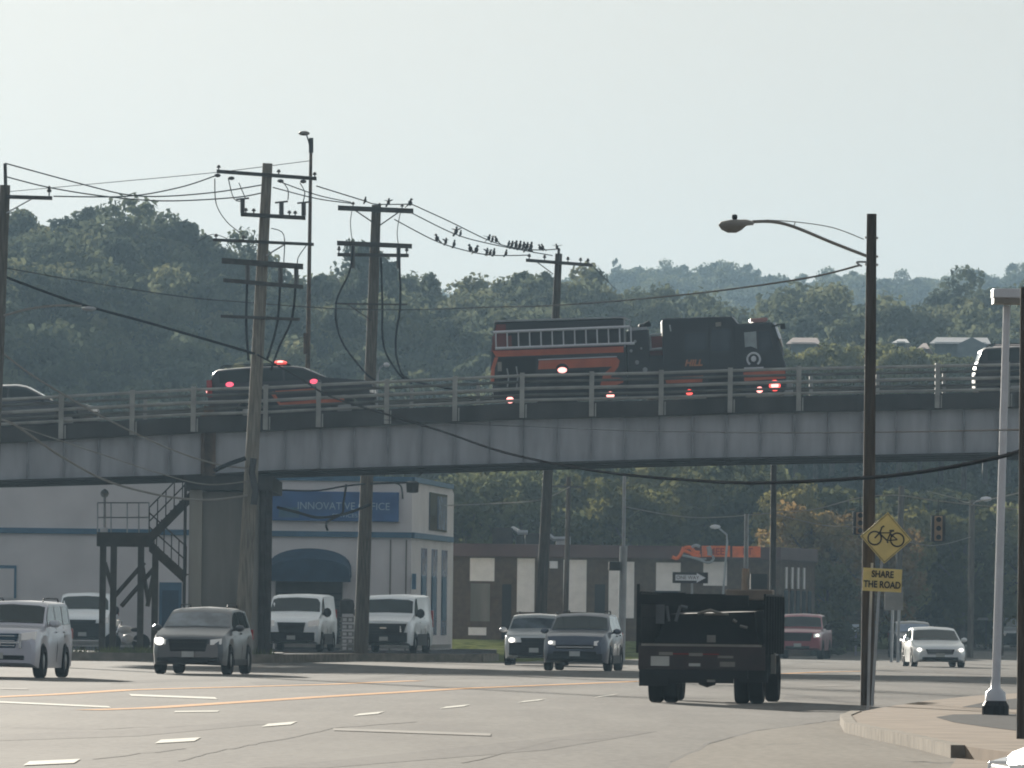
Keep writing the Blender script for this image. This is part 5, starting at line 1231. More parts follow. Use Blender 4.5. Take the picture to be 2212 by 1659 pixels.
# pale boxy suv at left edge
E = V(SUV, L=4.45, W=1.82, H=1.75, top=[(0, .82), (.1, 1.0), (.3, 1.10), (1.05, 1.16), (1.15, 1.18), (1.75, 1.66), (2.0, 1.71), (4.0, 1.72), (4.3, 1.62), (4.42, 1.1), (4.45, .9)], belt=[(0, .8), (.3, 1.02), (1.1, 1.10), (4.3, 1.14), (4.45, 1.0)], axles=(.86, 3.48),
      ws=(1.18, 1.74), rw=(4.40, 4.28), side=[(1.45, 2.35), (2.42, 3.2), (3.28, 4.1)], wr=.36, mir=(1.45, 1.2, .22), hl=(.70, .93, .15, .10, .06), grille=(.48, .66, .98), gmat=M['blue_awning'], barmat=M['chrome'], grille2=(.62, .40, .50), clad=None, rack=(2.1, 3.9), tumble=.86, handles=[(2.2, 2.35, 1.0), (3.1, 3.25, 1.0)], gaps=[2.38, 3.25], hwf=[(0, .86), (.08, .95), (.3, .99), (.8, 1.0), (3.9, 1.0), (4.35, .97), (4.45, .93)])
c = make_car('suv', 'pale silver boxy suv with chrome grille cut by the left edge', 'suv', V(E, paint=paint('silver_lilac_paint', (.50, .49, .54), .3, .2), mirm=M['white_metal']), 'vehicles on the road')
m = MB(); m.box((-.52, -2.225 - .05, .76), (.52, -2.225 - .035, .80)); m.box((-.10, -2.225 - .06, .72), (.10, -2.225 - .04, .84)); m.box((.50, -2.28, .66), (.56, -2.2, .98)); m.box((-.56, -2.28, .66), (-.50, -2.2, .98)); m.build('grille_surround', M['chrome'], c)
put(c, 42, 172.5, rel=-11)
# white crossover behind the dark one, mid
c = make_car('suv', 'white crossover with glinting headlights behind the dark blue suv in the middle', 'suv', V(SUV, W=1.9, L=4.8, paint=paint('white_car_paint', (.78, .79, .77), .3, 0), wsmat=M['lglass'], lit=(-1, 1), litr=.085, mirm=M['white_metal'], grille=(.42, .58, .88), clad=.74), 'vehicles on the road')
put(c, 1167, 247, rel=-2.5)
B2 = V(SUV, W=1.9, H=1.68, top=[(0, .80), (.1, 1.0), (.3, 1.08), (1.05, 1.14), (1.2, 1.16), (1.8, 1.60), (2.05, 1.66), (3.7, 1.67), (4.25, 1.58), (4.5, 1.15), (4.55, 1.1), (4.6, .9)])
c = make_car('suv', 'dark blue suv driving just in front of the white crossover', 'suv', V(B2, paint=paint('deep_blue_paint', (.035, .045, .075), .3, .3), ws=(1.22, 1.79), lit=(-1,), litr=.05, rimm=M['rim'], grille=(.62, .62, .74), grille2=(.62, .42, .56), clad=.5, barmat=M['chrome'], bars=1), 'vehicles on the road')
put(c, 1268, 222, rel=-6.5)
SED = V(SUV, L=4.75, W=1.83, H=1.46, top=[(0, .58), (.12, .72), (.35, .80), (1.2, .92), (1.4, .95), (2.2, 1.38), (2.5, 1.44), (3.1, 1.45), (3.5, 1.38), (4.15, 1.06), (4.6, 1.04), (4.72, .95), (4.75, .7)], belt=[(0, .52), (.3, .72), (1.3, .88), (4.2, .98), (4.75, .8)],
        axles=(.93, 3.72), ws=(1.42, 2.18), rw=(4.12, 3.52), side=[(1.75, 2.75), (2.82, 3.75)], wr=.33, mir=(1.7, .98, .18), hl=(.70, .62, .16, .055, .10), grille=(.50, .46, .64), grille2=(.62, .24, .36), clad=None, rack=None, tl=(.7, .75, .95, .15), zb=.17, pz=.36, handles=[(2.6, 2.75, .86), (3.5, 3.65, .88)], gaps=[2.78])
c = make_car('sedan', 'silver sedan with glinting headlights on the road right of the sign pole', 'car', V(SED, paint=paint('bright_silver_paint', (.74, .76, .76), .28, .2), lit=(-1, 1), litr=.07, bars=3, gmat=M['darksteel'], barmat=M['galv']), 'vehicles on the road')
put(c, 2022, 268, rel=6.0); c.scale = (1, 1, .96)
c = make_car('suv', 'black suv with pale windscreen half hidden behind the silver sedan', 'suv', V(SUV, paint=paint('black_suv_paint', (.02, .022, .025), .3, .2), wsmat=M['bglass'], lit=(-1,), litr=.05), 'vehicles on the road')
put(c, 1976, 345, rel=5)
# red pickup
PK = V(SUV, L=5.8, W=2.0, H=1.9, top=[(0, .9), (.1, 1.12), (.4, 1.22), (1.3, 1.27), (1.5, 1.29), (2.05, 1.80), (2.3, 1.88), (3.6, 1.88), (3.85, 1.80), (4.0, 1.34), (4.05, 1.30), (5.7, 1.30), (5.8, 1.2)], belt=[(0, .85), (.3, 1.12), (1.4, 1.2), (3.9, 1.24), (4.1, 1.24), (5.8, 1.2)],
       axles=(1.0, 4.6), ws=(1.53, 2.03), rw=None, side=[(1.85, 2.7), (2.78, 3.65)], wr=.40, mir=(1.8, 1.32, .26), mh=.13, hl=(.80, .98, .14, .10, .05), grille=(.62, .74, 1.08), grille2=(.5, .42, .54), clad=None, rack=None, tl=(.9, .95, 1.2, .08), zb=.35, pz=.5, handles=[], gaps=[2.74], tumble=.82, ww=.26)
PK.pop('rw'); PK.pop('rack')
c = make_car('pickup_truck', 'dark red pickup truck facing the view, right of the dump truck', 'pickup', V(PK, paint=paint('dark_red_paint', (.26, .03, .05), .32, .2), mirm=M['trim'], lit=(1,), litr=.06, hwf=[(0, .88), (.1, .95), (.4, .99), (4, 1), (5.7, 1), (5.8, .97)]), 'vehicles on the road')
put(c, 1741, 322, rel=-4.5)
# vans
TR = V(SUV, L=5.5, W=2.02, H=2.05, top=[(0, .86), (.08, 1.05), (.35, 1.2), (.85, 1.34), (1.0, 1.38), (1.72, 1.95), (2.0, 2.03), (5.2, 2.05), (5.4, 1.98), (5.5, 1.3)], belt=[(0, .8), (.2, .98), (.9, 1.22), (5.3, 1.24), (5.5, 1.1)], axles=(1.0, 4.3), ws=(1.02, 1.70), side=[(1.25, 2.1)], wr=.35, mir=(1.25, 1.38, .24), mh=.17, mirm=M['trim'],
       hl=(.78, 1.0, .17, .13, .10), hlm=M['galv'], grille=(.50, .66, 1.02), grille2=(.6, .32, .46), clad=.68, rack=None, tl=(.92, .9, 1.5, .06), zb=.26, tumble=.86, bars=3, handles=[(1.95, 2.1, 1.05)], gaps=[2.3, 3.4], hwf=[(0, .86), (.1, .94), (.5, .99), (1, 1), (5.3, 1), (5.5, .97)], plate=True)
TR.pop('rw'); TR.pop('rack')
wp = paint('white_van_paint', (.80, .83, .83), .35, 0)
c = make_car('white_van', 'white cargo van with wide black grille parked right of the bridge pier', 'van', V(TR, paint=wp), 'white vans parked by the workshop'); put(c, 656, 275, z=H1 + .006, rel=-7)
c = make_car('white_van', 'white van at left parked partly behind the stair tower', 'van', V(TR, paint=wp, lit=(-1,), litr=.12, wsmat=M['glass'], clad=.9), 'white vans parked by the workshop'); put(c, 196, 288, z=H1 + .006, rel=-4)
EX = V(TR, L=5.7, W=2.0, top=[(0, .9), (.06, 1.12), (.5, 1.26), (.75, 1.32), (.9, 1.36), (1.45, 1.93), (1.7, 2.03), (5.3, 2.07), (5.6, 1.98), (5.7, 1.3)], ws=(.92, 1.43), grille=(.80, .62, 1.02), hl=(.70, .86, .13, .14, -.04), clad=.72, side=[(1.1, 1.95)], bars=4, barmat=M['darksteel'])
c = make_car('white_van', 'white passenger van with red bow-shaped grille mark parked right of the second pole', 'van', V(EX, paint=wp), 'white vans parked by the workshop'); put(c, 860, 272, z=H1 + .006, rel=-8)
c['label'] = 'white van with a full-width dark grille parked right of the second pole'
m = MB(); m.box((-.13, -2.93, .84), (.10, -2.88, .89)); m.build('grille_badge', M['chrome'], c)
# far right van and dark car, distant blue car
c = make_car('sedan', 'dark fronted pale car far down the road at the right edge', 'car', V(SUV, paint=paint('pale_car_paint', (.4, .42, .44)), clad=.8, plate=False), 'vehicles on the road'); put(c, 2196, 398, rel=3)
c = make_car('sedan', 'blue car parked side-on behind the sign pole', 'car', V(SED, paint=paint('mid_blue_paint', (.03, .05, .12)))); put(c, 1918, 420, yaw=100)
# white car cut by the lower right corner: right in front
c = make_car('sedan', 'white car bonnet poking in at the bottom right corner', 'car', V(SED, paint=paint('plain_white_paint', (.7, .72, .72), .3, 0), lit=())); 
c.location = (XP(2165, 40) + 2.4, 40.0, .006); c.rotation_euler = (0, 0, math.radians(-88))
CORNER = c
# ---- bridge vehicles
def onbridge(t, x, Y, yaw, dzv=0.0):
    X = XP(x, Y); z = dz(X); z2 = dz(X + 2); z1 = dz(X - 2); sl = math.atan2(z2 - z1, 4)
    t.location = (X, Y, z + dzv)
    t.rotation_mode = 'XYZ'
    t.matrix_world = Matrix.Translation((X, Y, z + dzv)) @ Matrix.Rotation(-sl, 4, 'Y') @ Matrix.Rotation(math.radians(yaw), 4, 'Z')
    return t
TH = V(SUV, L=5.35, W=2.02, H=1.92, top=[(0, 1.02), (.1, 1.22), (.35, 1.32), (1.35, 1.42), (1.5, 1.44), (2.25, 1.82), (2.6, 1.88), (3.8, 1.91), (5.0, 1.86), (5.15, 1.75), (5.3, 1.25), (5.35, .95)], belt=[(0, .95), (.3, 1.2), (1.5, 1.32), (5.1, 1.34), (5.35, 1.0)], axles=(.98, 4.02), ws=(1.53, 2.22), rw=(5.27, 5.16), side=[(1.8, 2.85), (2.92, 3.8), (3.88, 4.95)],
       wr=.40, mir=(1.75, 1.28, .22), hl=(.80, .96, .13, .10, .05), grille=(.6, .68, 1.02), grille2=(.6, .36, .5), clad=None, rack=(2.7, 4.9), zb=.28, tl=(.93, .95, 1.5, .07), tumble=.84)
c = make_car('command_car', 'black emergency command suv with glowing red roof light on the bridge', 'emergency suv', V(TH, paint=M['fblack']), 'vehicles on the bridge')
hwc = 1.01
for y_, z_, r_, mt, nm in ((1.95, 1.33, .14, 'pink_on', 'window_strobe'), (-.75, 1.31, .14, 'pink_on', 'window_strobe'), (2.62, 1.14, .11, 'hot_on', 'rear_strobe')):
    m = MB(); m.ball((-hwc * (.95 if y_ < 2.2 else .8), y_, z_), (.05, r_, r_ * .62), 10); m.build(nm, M[mt], c, smooth=60)
m = MB(); m.ball((0, .35, 1.97), (.30, .25, .10), 12); lb_ = m.build('roof_beacon', M['red_on'], c, smooth=60); m = MB(); m.ball((-.1, .33, 2.0), (.25, .13, .06), 10); m.build('beacon_core', M['hot_on'], lb_, smooth=60)
m = MB(); m.box((-.45, .0, 1.885), (.45, 1.0, 1.93)); m.build('beacon_base', M['trim'], c)
m = MB(); m.prism([(-1.7, .62), (.35, .55), (.35, .68), (-1.7, .76)], 'x', -hwc - .012, -hwc + .01); m.prism([(.35, .55), (.35, .68), (.55, 1.05), (.68, 1.02)], 'x', -hwc - .012, -hwc + .01); m.prism([(-.9, 1.04), (.5, 1.0), (.5, 1.06), (-.9, 1.10)], 'x', -hwc - .010, -hwc + .01); m.build('side_stripe', M['forange'], c)
onbridge(c, 634, 248.5, 90)
c = make_car('sedan', 'black sedan on the bridge at the left edge', 'car', V(SED, paint=paint('black_sedan_paint', (.012, .014, .016), .25, .1), L=4.75), 'vehicles on the bridge')
onbridge(c, 54, 248.5, 90); c.scale = (1, 1, 1.17)
c = make_car('suv', 'black suv on the bridge cut by the right edge', 'suv', V(TH, paint=M['fblack'], tl=None), 'vehicles on the bridge')
onbridge(c, 2284, 248.5, 90); c.scale = (1, 1, .95)

# ------------------------------------------------------------------ fire engine (x forward in local coordinates, near side at -y)
SFE = 1 / 67.2; FX0 = 1380.0
def fx(x): return (x - FX0) * SFE
def fzv(x, y): return (893 - (y + .0144 * (x - FX0))) * SFE
fe_ = thing('fire_engine', (0, 0, 0), 'black fire engine with orange-red stripes and side ladder, emergency lights on, crossing the bridge', 'fire engine', 'vehicles on the bridge')
HW = 1.22
def fp(pts): return [(fx(x), fzv(x, y)) for x, y in pts]
m = MB(); m.prism(fp([(1066, 762), (1355, 756), (1355, 866), (1068, 870), (1063, 800)]), 'y', -HW, HW); rb = m.build('rear_body', M['fblack'], fe_, bevel=.03)
m = MB(); m.prism(fp([(1074, 700), (1352, 695), (1355, 757), (1066, 763)]), 'y', -HW + .12, HW - .12); m.build('hose_bed', M['fblack'], fe_, bevel=.04)
m = MB(); m.prism(fp([(1073, 696), (1352, 691), (1353, 694), (1073, 700)]), 'y', -HW + .05, HW - .05); m.build('hose_bed_cover_edge', M['galv'], fe_)
m = MB(); m.prism(fp([(1064, 764), (1078, 705), (1098, 705), (1098, 756), (1078, 764)]), 'y', -HW + .06, -HW + .115); m.build('rear_handrail_panel', M['fred'], fe_)
m = MB(); m.prism(fp([(1068, 730), (1110, 729), (1110, 760), (1068, 761)]), 'y', -HW + .03, -HW + .118); m.build('brown_locker', M['fred'], fe_)
# ladder
m = MB()
yl = -HW - .06
def fv(x, y, yy=yl): return Vector((fx(x), yy, fzv(x, y)))
m.tube([fv(1070, 722), fv(1364, 713)], .05, 6); m.tube([fv(1074, 757), fv(1374, 749)], .05, 6)
for i in range(13):
    x = 1076 + 24.2 * i
    if x < 1372: m.tube([fv(x, 721.5 - .03 * (x - 1076)), fv(x, 757 - .027 * (x - 1076))], .024, 5)
m.build('ladder', M['bright'], fe_)
m = MB(); m.tube([fv(1364, 713), fv(1366, 700), fv(1352, 694)], .03, 5); m.tube([fv(1353, 694, -HW + .02), fv(1353, 757, -HW + .02)], .03, 5); m.build('ladder_bracket', M['galv'], fe_)
# stripes
def stripe(nm, pts, material, d=.012, parent=fe_):
    m = MB(); m.prism(fp(pts), 'y', -HW - d, -HW + .002); return m.build(nm, material, parent)
stripe('upper_stripe', [(1068, 762), (1350, 755), (1350, 768), (1075, 775)], M['forange'])
stripe('rear_corner_stripe', [(1064, 800), (1072, 776), (1080, 776), (1072, 800), (1070, 828), (1062, 828)], M['forange'], .013)
stripe('middle_stripe', [(1167, 784), (1335, 779), (1341, 786), (1338, 798), (1165, 803)], M['forange'])
stripe('zigzag_stripe', [(1326, 797), (1339, 797), (1320, 822), (1350, 824), (1347, 833), (1318, 843), (1298, 838), (1305, 815)], M['forange'], .013)
stripe('cab_stripe', [(1437, 823), (1520, 820), (1517, 834), (1440, 836)], M['forange'])
stripe('front_stripe', [(1606, 814), (1696, 810), (1697, 828), (1608, 833)], M['forange'])
stripe('white_pinstripe', [(1166, 781), (1335, 776), (1335, 778), (1166, 783)], M['white_metal'], .011)
stripe('white_pinstripe', [(1608, 803.5), (1650, 802.5), (1650, 806), (1608, 807)], M['white_metal'], .011)
stripe('locker_door', [(1080, 778), (1160, 776), (1160, 862), (1080, 864)], M['trim'], .006)
stripe('locker_door', [(1232, 806), (1296, 804), (1296, 858), (1232, 860)], M['trim'], .006)
for x, y0_, y1_ in ((1098, 800, 840), (1118, 796, 842)):
    m = MB(); m.tube([fv(x, y0_, -HW - .04), fv(x + 3, (y0_ + y1_) / 2, -HW - .05), fv(x, y1_, -HW - .04)], .025, 5); m.build('grab_rail', M['galv'], fe_)
stripe('step_light', [(1078, 786), (1087, 786), (1087, 806), (1078, 806)], M['lampgrey'], .03)
# pump panel, gap frame, deck gun
m = MB(); m.prism(fp([(1357, 722), (1405, 719), (1408, 864), (1357, 866)]), 'y', -HW + .02, HW - .02); pp = m.build('pump_panel', M['fblack'], fe_, bevel=.03)
m = MB()
for x, y, r in ((1375, 745, .05), (1388, 760, .04), (1378, 790, .07), (1395, 806, .08), (1366, 765, .05)): m.lathe([(r, 0), (r, .04), (r * .5, .05)], 10, Matrix.Translation((fx(x), -HW + .02, fzv(x, y))) @ Matrix.Rotation(math.pi / 2, 4, 'X'))
m.build('gauges', M['galv'], pp)
m = MB(); m.prism(fp([(1362, 715), (1402, 713), (1402, 719), (1362, 721)]), 'y', -HW + .1, HW - .1); m.build('pump_roof_edge', M['galv'], pp)
m = MB(); m.tube([fv(1388, 716, -.2), fv(1396, 709, -.2), (fx(1410), -.2, fzv(1410, 703))], [.09, .08, .10], 8); m.ball(fv(1391, 712, -.2), .12, 8); m.build('deck_gun', M['trim'], fe_, smooth=50)
m = MB(); m.tube([fv(1405, 732, -HW + .1), fv(1433, 730, -HW + .1)], .04, 5); m.tube([fv(1406, 763, -HW + .1), fv(1433, 761, -HW + .1)], .05, 5); m.tube([fv(1407, 732, -HW + .1), fv(1408, 765, -HW + .1)], .04, 5); m.build('gap_frame', M['galv'], fe_)
m = MB(); m.prism(fp([(1406, 734), (1434, 733), (1434, 868), (1406, 868)]), 'y', -HW + .3, HW - .3); m.build('gap_bulkhead', M['fred'], fe_)
m = MB(); m.prism(fp([(1400, 775), (1436, 775), (1436, 868), (1400, 868)]), 'y', -HW + .03, HW - .03); m.build('walkway', M['fblack'], fe_)
# cab
cab_o = [(1434, 699), (1438, 696), (1580, 693), (1584, 693), (1597, 709), (1668, 706), (1672, 707), (1681, 740), (1694, 786), (1698, 800), (1699, 846), (1690, 862), (1434, 866)]
m = MB(); m.prism(fp(cab_o), 'y', -HW, HW); cab = m.build('cab', M['fblack'], fe_, bevel=.05)
def cabwin(nm, pts, material, d=.012): m = MB(); m.prism(fp(pts), 'y', -HW - d, -HW + .002); return m.build(nm, material, cab)
cabwin('rear_window', [(1482, 730), (1528, 728), (1528, 764), (1482, 766)], M['dglass']); cabwin('door_window', [(1540, 722), (1580, 720), (1580, 766), (1540, 768)], M['dglass'])
cabwin('front_window', [(1610, 728), (1636, 726), (1637, 764), (1624, 758), (1611, 760)], mat('painted_sky_glass', (.30, .34, .34), .2, var=.15)); cabwin('quarter_window', [(1641, 727), (1664, 725), (1672, 766), (1641, 767)], M['dglass'])  # bright sky in the front pane is painted as its pale colour
for pts in ([(1534, 700), (1535.2, 700), (1535.2, 862), (1534, 862)], [(1588, 715), (1589.2, 715), (1589.2, 862), (1588, 862)], [(1640, 714), (1641, 714), (1641, 812), (1640, 812)]): cabwin('door_seam', pts, M['trim'], .01)
cabwin('side_lamp', [(1549, 706), (1561, 705), (1561, 714), (1549, 715)], M['lampgrey'], .03); cabwin('side_strip', [(1449, 710), (1452, 710), (1454, 724), (1451, 724)], M['galv'], .02)
# windscreen (front face), follows the sloping nose
m = MB()
a0, a1 = (fx(1674), fzv(1674, 712)), (fx(1692), fzv(1692, 779)); dv = Vector((a1[0] - a0[0], 0, a1[1] - a0[1])).normalized(); nv = Vector((-dv.z, 0, dv.x)); nv = nv if nv.x > 0 else -nv
for ya, yb in ((-HW + .10, -.02), (.02, HW - .10)):
    A, B, = Vector((a0[0], 0, a0[1])) + nv * .07, Vector((a1[0], 0, a1[1])) + nv * .07
    m.hexa([A + Vector((0, ya, 0)), A + Vector((0, yb, 0)), A - nv * .06 + Vector((0, yb, 0)), A - nv * .06 + Vector((0, ya, 0)), B + Vector((0, ya, 0)), B + Vector((0, yb, 0)), B - nv * .06 + Vector((0, yb, 0)), B - nv * .06 + Vector((0, ya, 0))])
m.build('windscreen', M['lglass'], cab)
m = MB(); m.tube([fv(1674, 709, -HW + .03) + Vector((.03, 0, 0)), fv(1684, 742, -HW + .0) + Vector((.04, 0, 0)), fv(1689, 760, -HW) + Vector((.04, 0, 0))], [.05, .06, .03], 6); m.build('pillar_trim', M['chrome'], cab)
m = MB(); m.prism(fp([(1583, 694), (1588, 694), (1600, 709), (1594, 709)]), 'y', -HW + .05, HW - .05); m.build('raised_roof_front', M['white_metal'], cab)
m = MB(); m.prism(fp([(1625, 697), (1662, 695), (1664, 700), (1658, 705), (1632, 706), (1624, 702)]), 'y', -.75, .75); m.build('light_bar', mat('pale_red_lens', (.36, .16, .14), .4), fe_, bevel=.03)
m = MB(); m.tube([fv(1668, 716, -HW - .02), fv(1690, 712, -HW - .15)], .03, 5); m.hexa([fv(1688, 723, -HW - .25), fv(1699, 722, -HW - .25), fv(1699, 722, -HW - .12), fv(1688, 723, -HW - .12), fv(1686, 711, -HW - .25), fv(1697, 710, -HW - .25), fv(1697, 710, -HW - .12), fv(1686, 711, -HW - .12)]); m.build('mirror', M['trim'], cab)
m = MB(); m.box((fx(1690), -HW + .05, fzv(1690, 868)), (fx(1712), HW - .05, fzv(1690, 838))); m.build('front_bumper', M['galv'], fe_, bevel=.04)
# round emblem: ring open at the foot with a small figure-like blot
m = MB(); pts = [Vector((fx(1629) + .20 * math.sin(t), -HW - .02, fzv(1629, 786) + .20 * math.cos(t))) for t in [(-2.5 + 5.0 * i / 22) for i in range(23)]]
m.tube(pts, .035, 5); m.ball((fx(1629), -HW - .01, fzv(1629, 785)), (.09, .02, .10), 8); m.build('emblem', M['white'], cab, smooth=40)
text_part('lettering', 'HILL', .27, mat('pale_orange_lettering', (.50, .20, .10), var=.1), cab, (fx(1499), -HW - .012, fzv(1499, 793)), shear=.25, bold=.012, sx=1.05)
# lamps
for x, y, r, mt in ((1217, 805, .15, 'hot_on'), (1103, 868, .12, 'hot_on'), (1319, 860, .13, 'hot_on'), (1489, 856, .11, 'red_on'), (1640, 852, .11, 'hot_on'), (1673, 843, .125, 'hot_on')):
    m = MB(); m.ball((fx(x), -HW - .05, fzv(x, y)), (r, .05, r * (.62 if r > .13 else .9)), 12); o = m.build('warning_light', M[mt], fe_, smooth=60)
    m = MB(); m.lathe([(r * 1.45, 0), (r * 1.45, .03)], 14, Matrix.Translation((fx(x), -HW + .012, fzv(x, y))) @ Matrix.Rotation(math.pi / 2, 4, 'X')); m.build('light_bezel_halo', M['red_on'] if x == 1673 else M['trim'], o)  # the foremost disc glows red, a halo added round its lamp
m = MB(); m.box((fx(1070), -HW + .3, .45), (fx(1695), HW - .3, .95)); m.build('chassis', M['trim'], fe_)
for x in (1205, 1568):
    for sy in (-1, 1):
        Mw = Matrix.Translation((fx(x), sy * (HW - .2), .53)) @ Matrix.Rotation(-sy * math.pi / 2, 4, 'X')
        m = MB(); m.lathe([(.33, -.18), (.50, -.18), (.53, -.12), (.53, .12), (.50, .18), (.34, .18), (.30, .10)], 24, Mw); wo = m.build('wheel', M['tyre'], fe_, smooth=40); m = MB(); m.lathe([(.31, .10), (.2, .16), (.08, .20)], 16, Mw); m.build('rim', M['rim'], wo)
    m = MB(); m.lathe([(.66, 0), (.66, .012), (.60, .014)], 24, Matrix.Translation((fx(x), -HW - .0, .53)) @ Matrix.Rotation(math.pi / 2, 4, 'X')); m.build('wheel_arch', M['trim'], fe_)
Yf = 248.5; X = XP(FX0, Yf)
sl = math.atan2(dz(X + 3) - dz(X - 3), 6)
fe_.matrix_world = Matrix.Translation((X, Yf, dz(X))) @ Matrix.Rotation(-sl, 4, 'Y')

# ------------------------------------------------------------------ dump truck from behind (front towards +Y here)
dt = thing('dump_truck', (0, 0, 0), 'dark flatbed truck with tall stake sides driving away, seen from behind', 'truck', 'vehicles on the road')
pt = mat('dirty_black_steel', (.009, .009, .009), .7, .0, var=.4, scale=2, spec=.15); ptr = mat('dark_maroon_steel', (.022, .010, .009), .6, var=.3)
bw = 1.10; z0b = .98; zt_ = 1.86
m = MB(); m.box((-bw, .0, z0b - .10), (bw, 4.0, z0b)); m.build('bed_floor', pt, dt)
m = MB(); m.box((-bw, -.06, z0b - .42), (bw, -.005, z0b - .02)); tg = m.build('tail_panel', ptr, dt, bevel=.01)
m = MB(); m.box((-bw + .05, -.075, z0b - .03), (bw - .06, -.055, z0b + .01)); m.build('tail_edge', M['lampgrey'], dt)
for sx in (-1, 1):
    for k in range(7):
        m = MB(); y_ = .05 + k * .64; m.box((min(sx * bw, sx * (bw + .05)), y_, z0b - .15), (max(sx * bw, sx * (bw + .05)), y_ + .07, zt_ - (.0 if sx < 0 else .06) + (.12 if (k == 0 and sx < 0) else 0)))
        m.build('stake', pt, dt)
    m = MB()
    for z in (1.00, 1.21, 1.42, 1.63): m.box((min(sx * (bw - .035), sx * (bw - .002)), .02, z), (max(sx * (bw - .035), sx * (bw - .002)), 4.0, z + .205))
    m.build('side_boards', pt, dt)
m = MB(); m.box((-bw, 3.9, z0b + .002), (bw, 3.96, 1.66)); m.box((-bw, 3.9, 1.50), (-.62, 3.96, zt_)); m.box((-.62, 3.9, zt_ - .16), (bw, 3.96, zt_ - .02)); m.box((.9, 3.9, 1.5), (bw, 3.96, zt_ - .16)); m.build('headboard', pt, dt)
m = MB(); m.box((-bw + .02, .02, zt_ - .22), (bw - .3, .08, zt_ - .05)); m.build('top_crossbar', pt, dt)
# equipment in the bed: tank, rolled hose, bits of pale gear
m = MB(); m.hexa([(-.9, .5, z0b), (.95, .5, z0b), (.95, 3.5, z0b), (-.9, 3.5, z0b), (-.62, .6, z0b + .50), (.86, .6, z0b + .56), (.86, 3.4, z0b + .60), (-.62, 3.4, z0b + .55)]); tag(m.build('bed_load', pt, dt, smooth=30), 'dark tarp-covered load')
m = MB(); m.tube([(-.12, .45, 1.50), (.1, .44, 1.56), (.3, .45, 1.50)], .025, 5); m.tube([(.0, .45, 1.49), (.42, .45, 1.49)], .02, 5); m.tube([(.5, .45, 1.40), (.56, .45, 1.36)], .03, 5); m.tube([(.62, .45, 1.30), (.75, .45, 1.27)], .025, 5); m.build('pale_straps', M['lampgrey'], dt)
m = MB(); m.box((.05, .42, 1.02), (.20, .46, 1.14)); m.build('reflector', M['lampgrey'], dt)
m = MB(); m.box((-.85, .46, 1.32), (-.70, .5, 1.66)); m.tube([(-.62, .48, 1.36), (-.66, .48, 1.62)], .03, 5); m.tube([(-.50, .48, 1.36), (-.42, .48, 1.62)], .03, 5); m.tube([(-.42, .48, 1.62), (-.30, .48, 1.60)], .025, 5); m.build('white_markings', mat('faded_grey', (.12, .13, .14)), dt)
# cab seen through and above the load
m = MB(); m.prism([(-.85, 1.0), (-.85, 1.62), (-.75, 1.74), (.75, 1.74), (.85, 1.62), (.85, 1.0)], 'y', 4.15, 5.3); cb = m.build('cab', pt, dt, bevel=.04)
m = MB(); m.box((-.6, 4.13, 1.25), (.6, 4.148, 1.62)); m.build('cab_rear_window', M['dglass'], cb)
m = MB(); m.box((-.85, 5.3, .5), (.85, 6.3, 1.15)); m.build('bonnet', pt, dt, bevel=.06)
m = MB(); m.box((.15, 3.2, zt_ - .12), (.98, 3.75, zt_ + .06)); m.build('tool_box', mat('tan_box', (.20, .15, .11), .7), dt, bevel=.02)
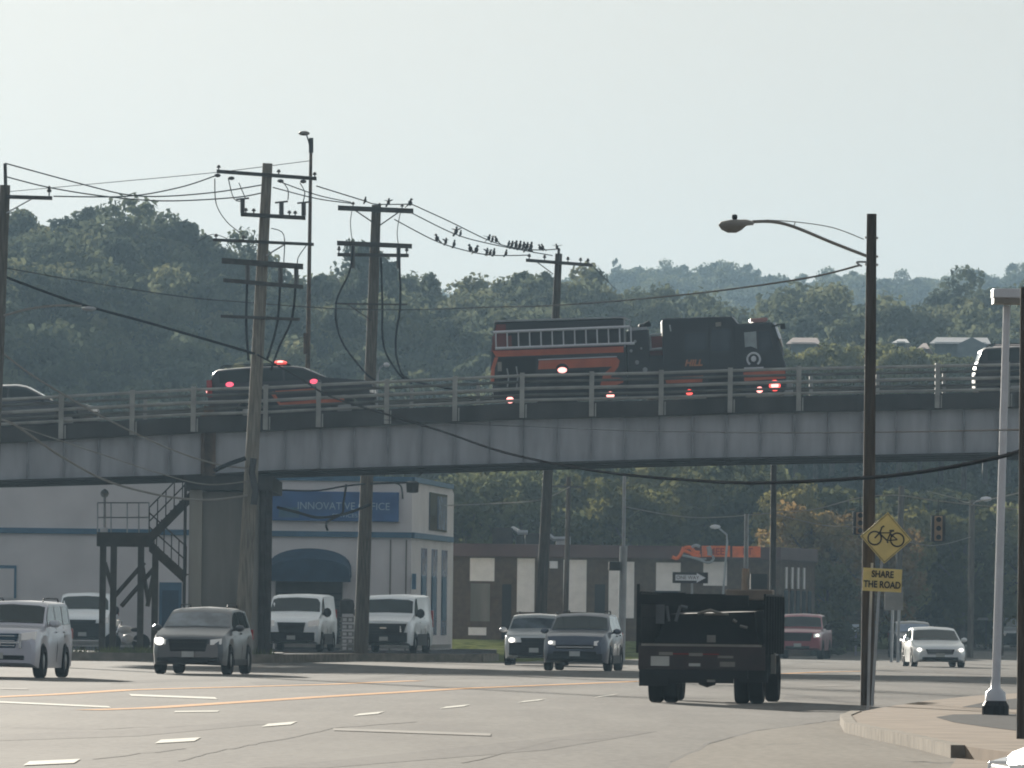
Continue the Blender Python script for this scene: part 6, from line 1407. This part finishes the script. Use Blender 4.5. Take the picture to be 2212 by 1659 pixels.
# frame, lamps, bumper
m = MB(); m.box((-.42, .05, .55), (-.34, 6.0, .78)); m.box((.34, .05, .55), (.42, 6.0, .78)); m.box((-.8, -.02, .42), (.8, .06, .56)); m.build('chassis', M['trim'], dt)
m = MB(); m.box((-.55, .02, .34), (.55, .1, .46)); m.ball((0, 1.2, .42), (.2, .2, .16), 8); m.build('hitch_and_axle', M['trim'], dt)
for x0, x1, z0_, z1_, mt, nm in ((-.88, -.56, .62, .78, 'plate', 'tail_lamp'), (-.74, -.50, .80, .85, 'lightwire', 'marker_light'), (-.22, .02, .79, .84, 'lightwire', 'marker_light'), (.28, .55, .76, .80, 'lightwire', 'marker_light'), (.32, .58, .62, .70, 'lampgrey', 'tail_lamp'), (-.22, -.02, .62, .67, 'plate', 'marker_light'), (.10, .24, .36, .40, 'lightwire', 'licence_plate')):
    m = MB(); m.box((x0, -.085, z0_), (x1, -.062, z1_)); m.build(nm, M[mt], dt)
m = MB(); m.box((-.6, -.08, .815), (.3, -.062, .83)); m.build('red_reflector_strip', M['tail'], dt)
for sx in (-1, 1):
    m = MB(); m.box((min(sx * .62, sx * (bw + .02)), .35, .28 if sx < 0 else .36), (max(sx * .62, sx * (bw + .02)), .37, z0b - .12)); m.build('mud_flap', M['trim'], dt)
    for yy_, xs_ in ((1.15, (.62, .88)), (5.2, (.86,))):
        for xx in xs_:
            Mw = Matrix.Translation((sx * xx, yy_, .41)) @ Matrix.Rotation(sx * math.pi / 2, 4, 'Y')
            m = MB(); m.lathe([(.22, -.12), (.38, -.12), (.41, -.08), (.41, .08), (.38, .12), (.22, .12), (.2, .06)], 22, Mw); m.build('wheel', M['tyre'], dt, smooth=40)
m = MB(); m.tube([(.95, 4.4, .8), (.95, 4.4, 1.7)], .06, 8); m.build('exhaust_stack', M['galv'], dt)
m = MB(); m.box((1.08, 1.6, .5), (1.16, 1.8, .85)); m.build('side_step', M['lightwire'], dt)
Yd = 133.0; X = XP(1522, Yd); dt.location = (X, Yd - .3, .006); dt.rotation_euler = (0, 0, -math.atan2(X, Yd) - math.radians(4.6)); dt.scale = (.99, 1, 1.03)

# ------------------------------------------------------------------ haze
m = MB((0, 0, 0)); m.box((-900, -80, -8), (900, 2350, 118))
hz = m.build('haze', M['white']); hz['kind'] = 'stuff'; hz['label'] = 'pale summer haze in the air'
hm = bpy.data.materials.new('haze'); hm.use_nodes = True; hn = hm.node_tree
for x in list(hn.nodes): hn.nodes.remove(x)
ho = hn.nodes.new('ShaderNodeOutputMaterial'); hv = hn.nodes.new('ShaderNodeVolumePrincipled')
hv.inputs['Color'].default_value = (0.52, 0.77, .98, 1); hv.inputs['Density'].default_value = 0.00024; hv.inputs['Anisotropy'].default_value = 0.0
hn.links.new(hv.outputs[0], ho.inputs['Volume']); hz.data.materials.clear(); hz.data.materials.append(hm)
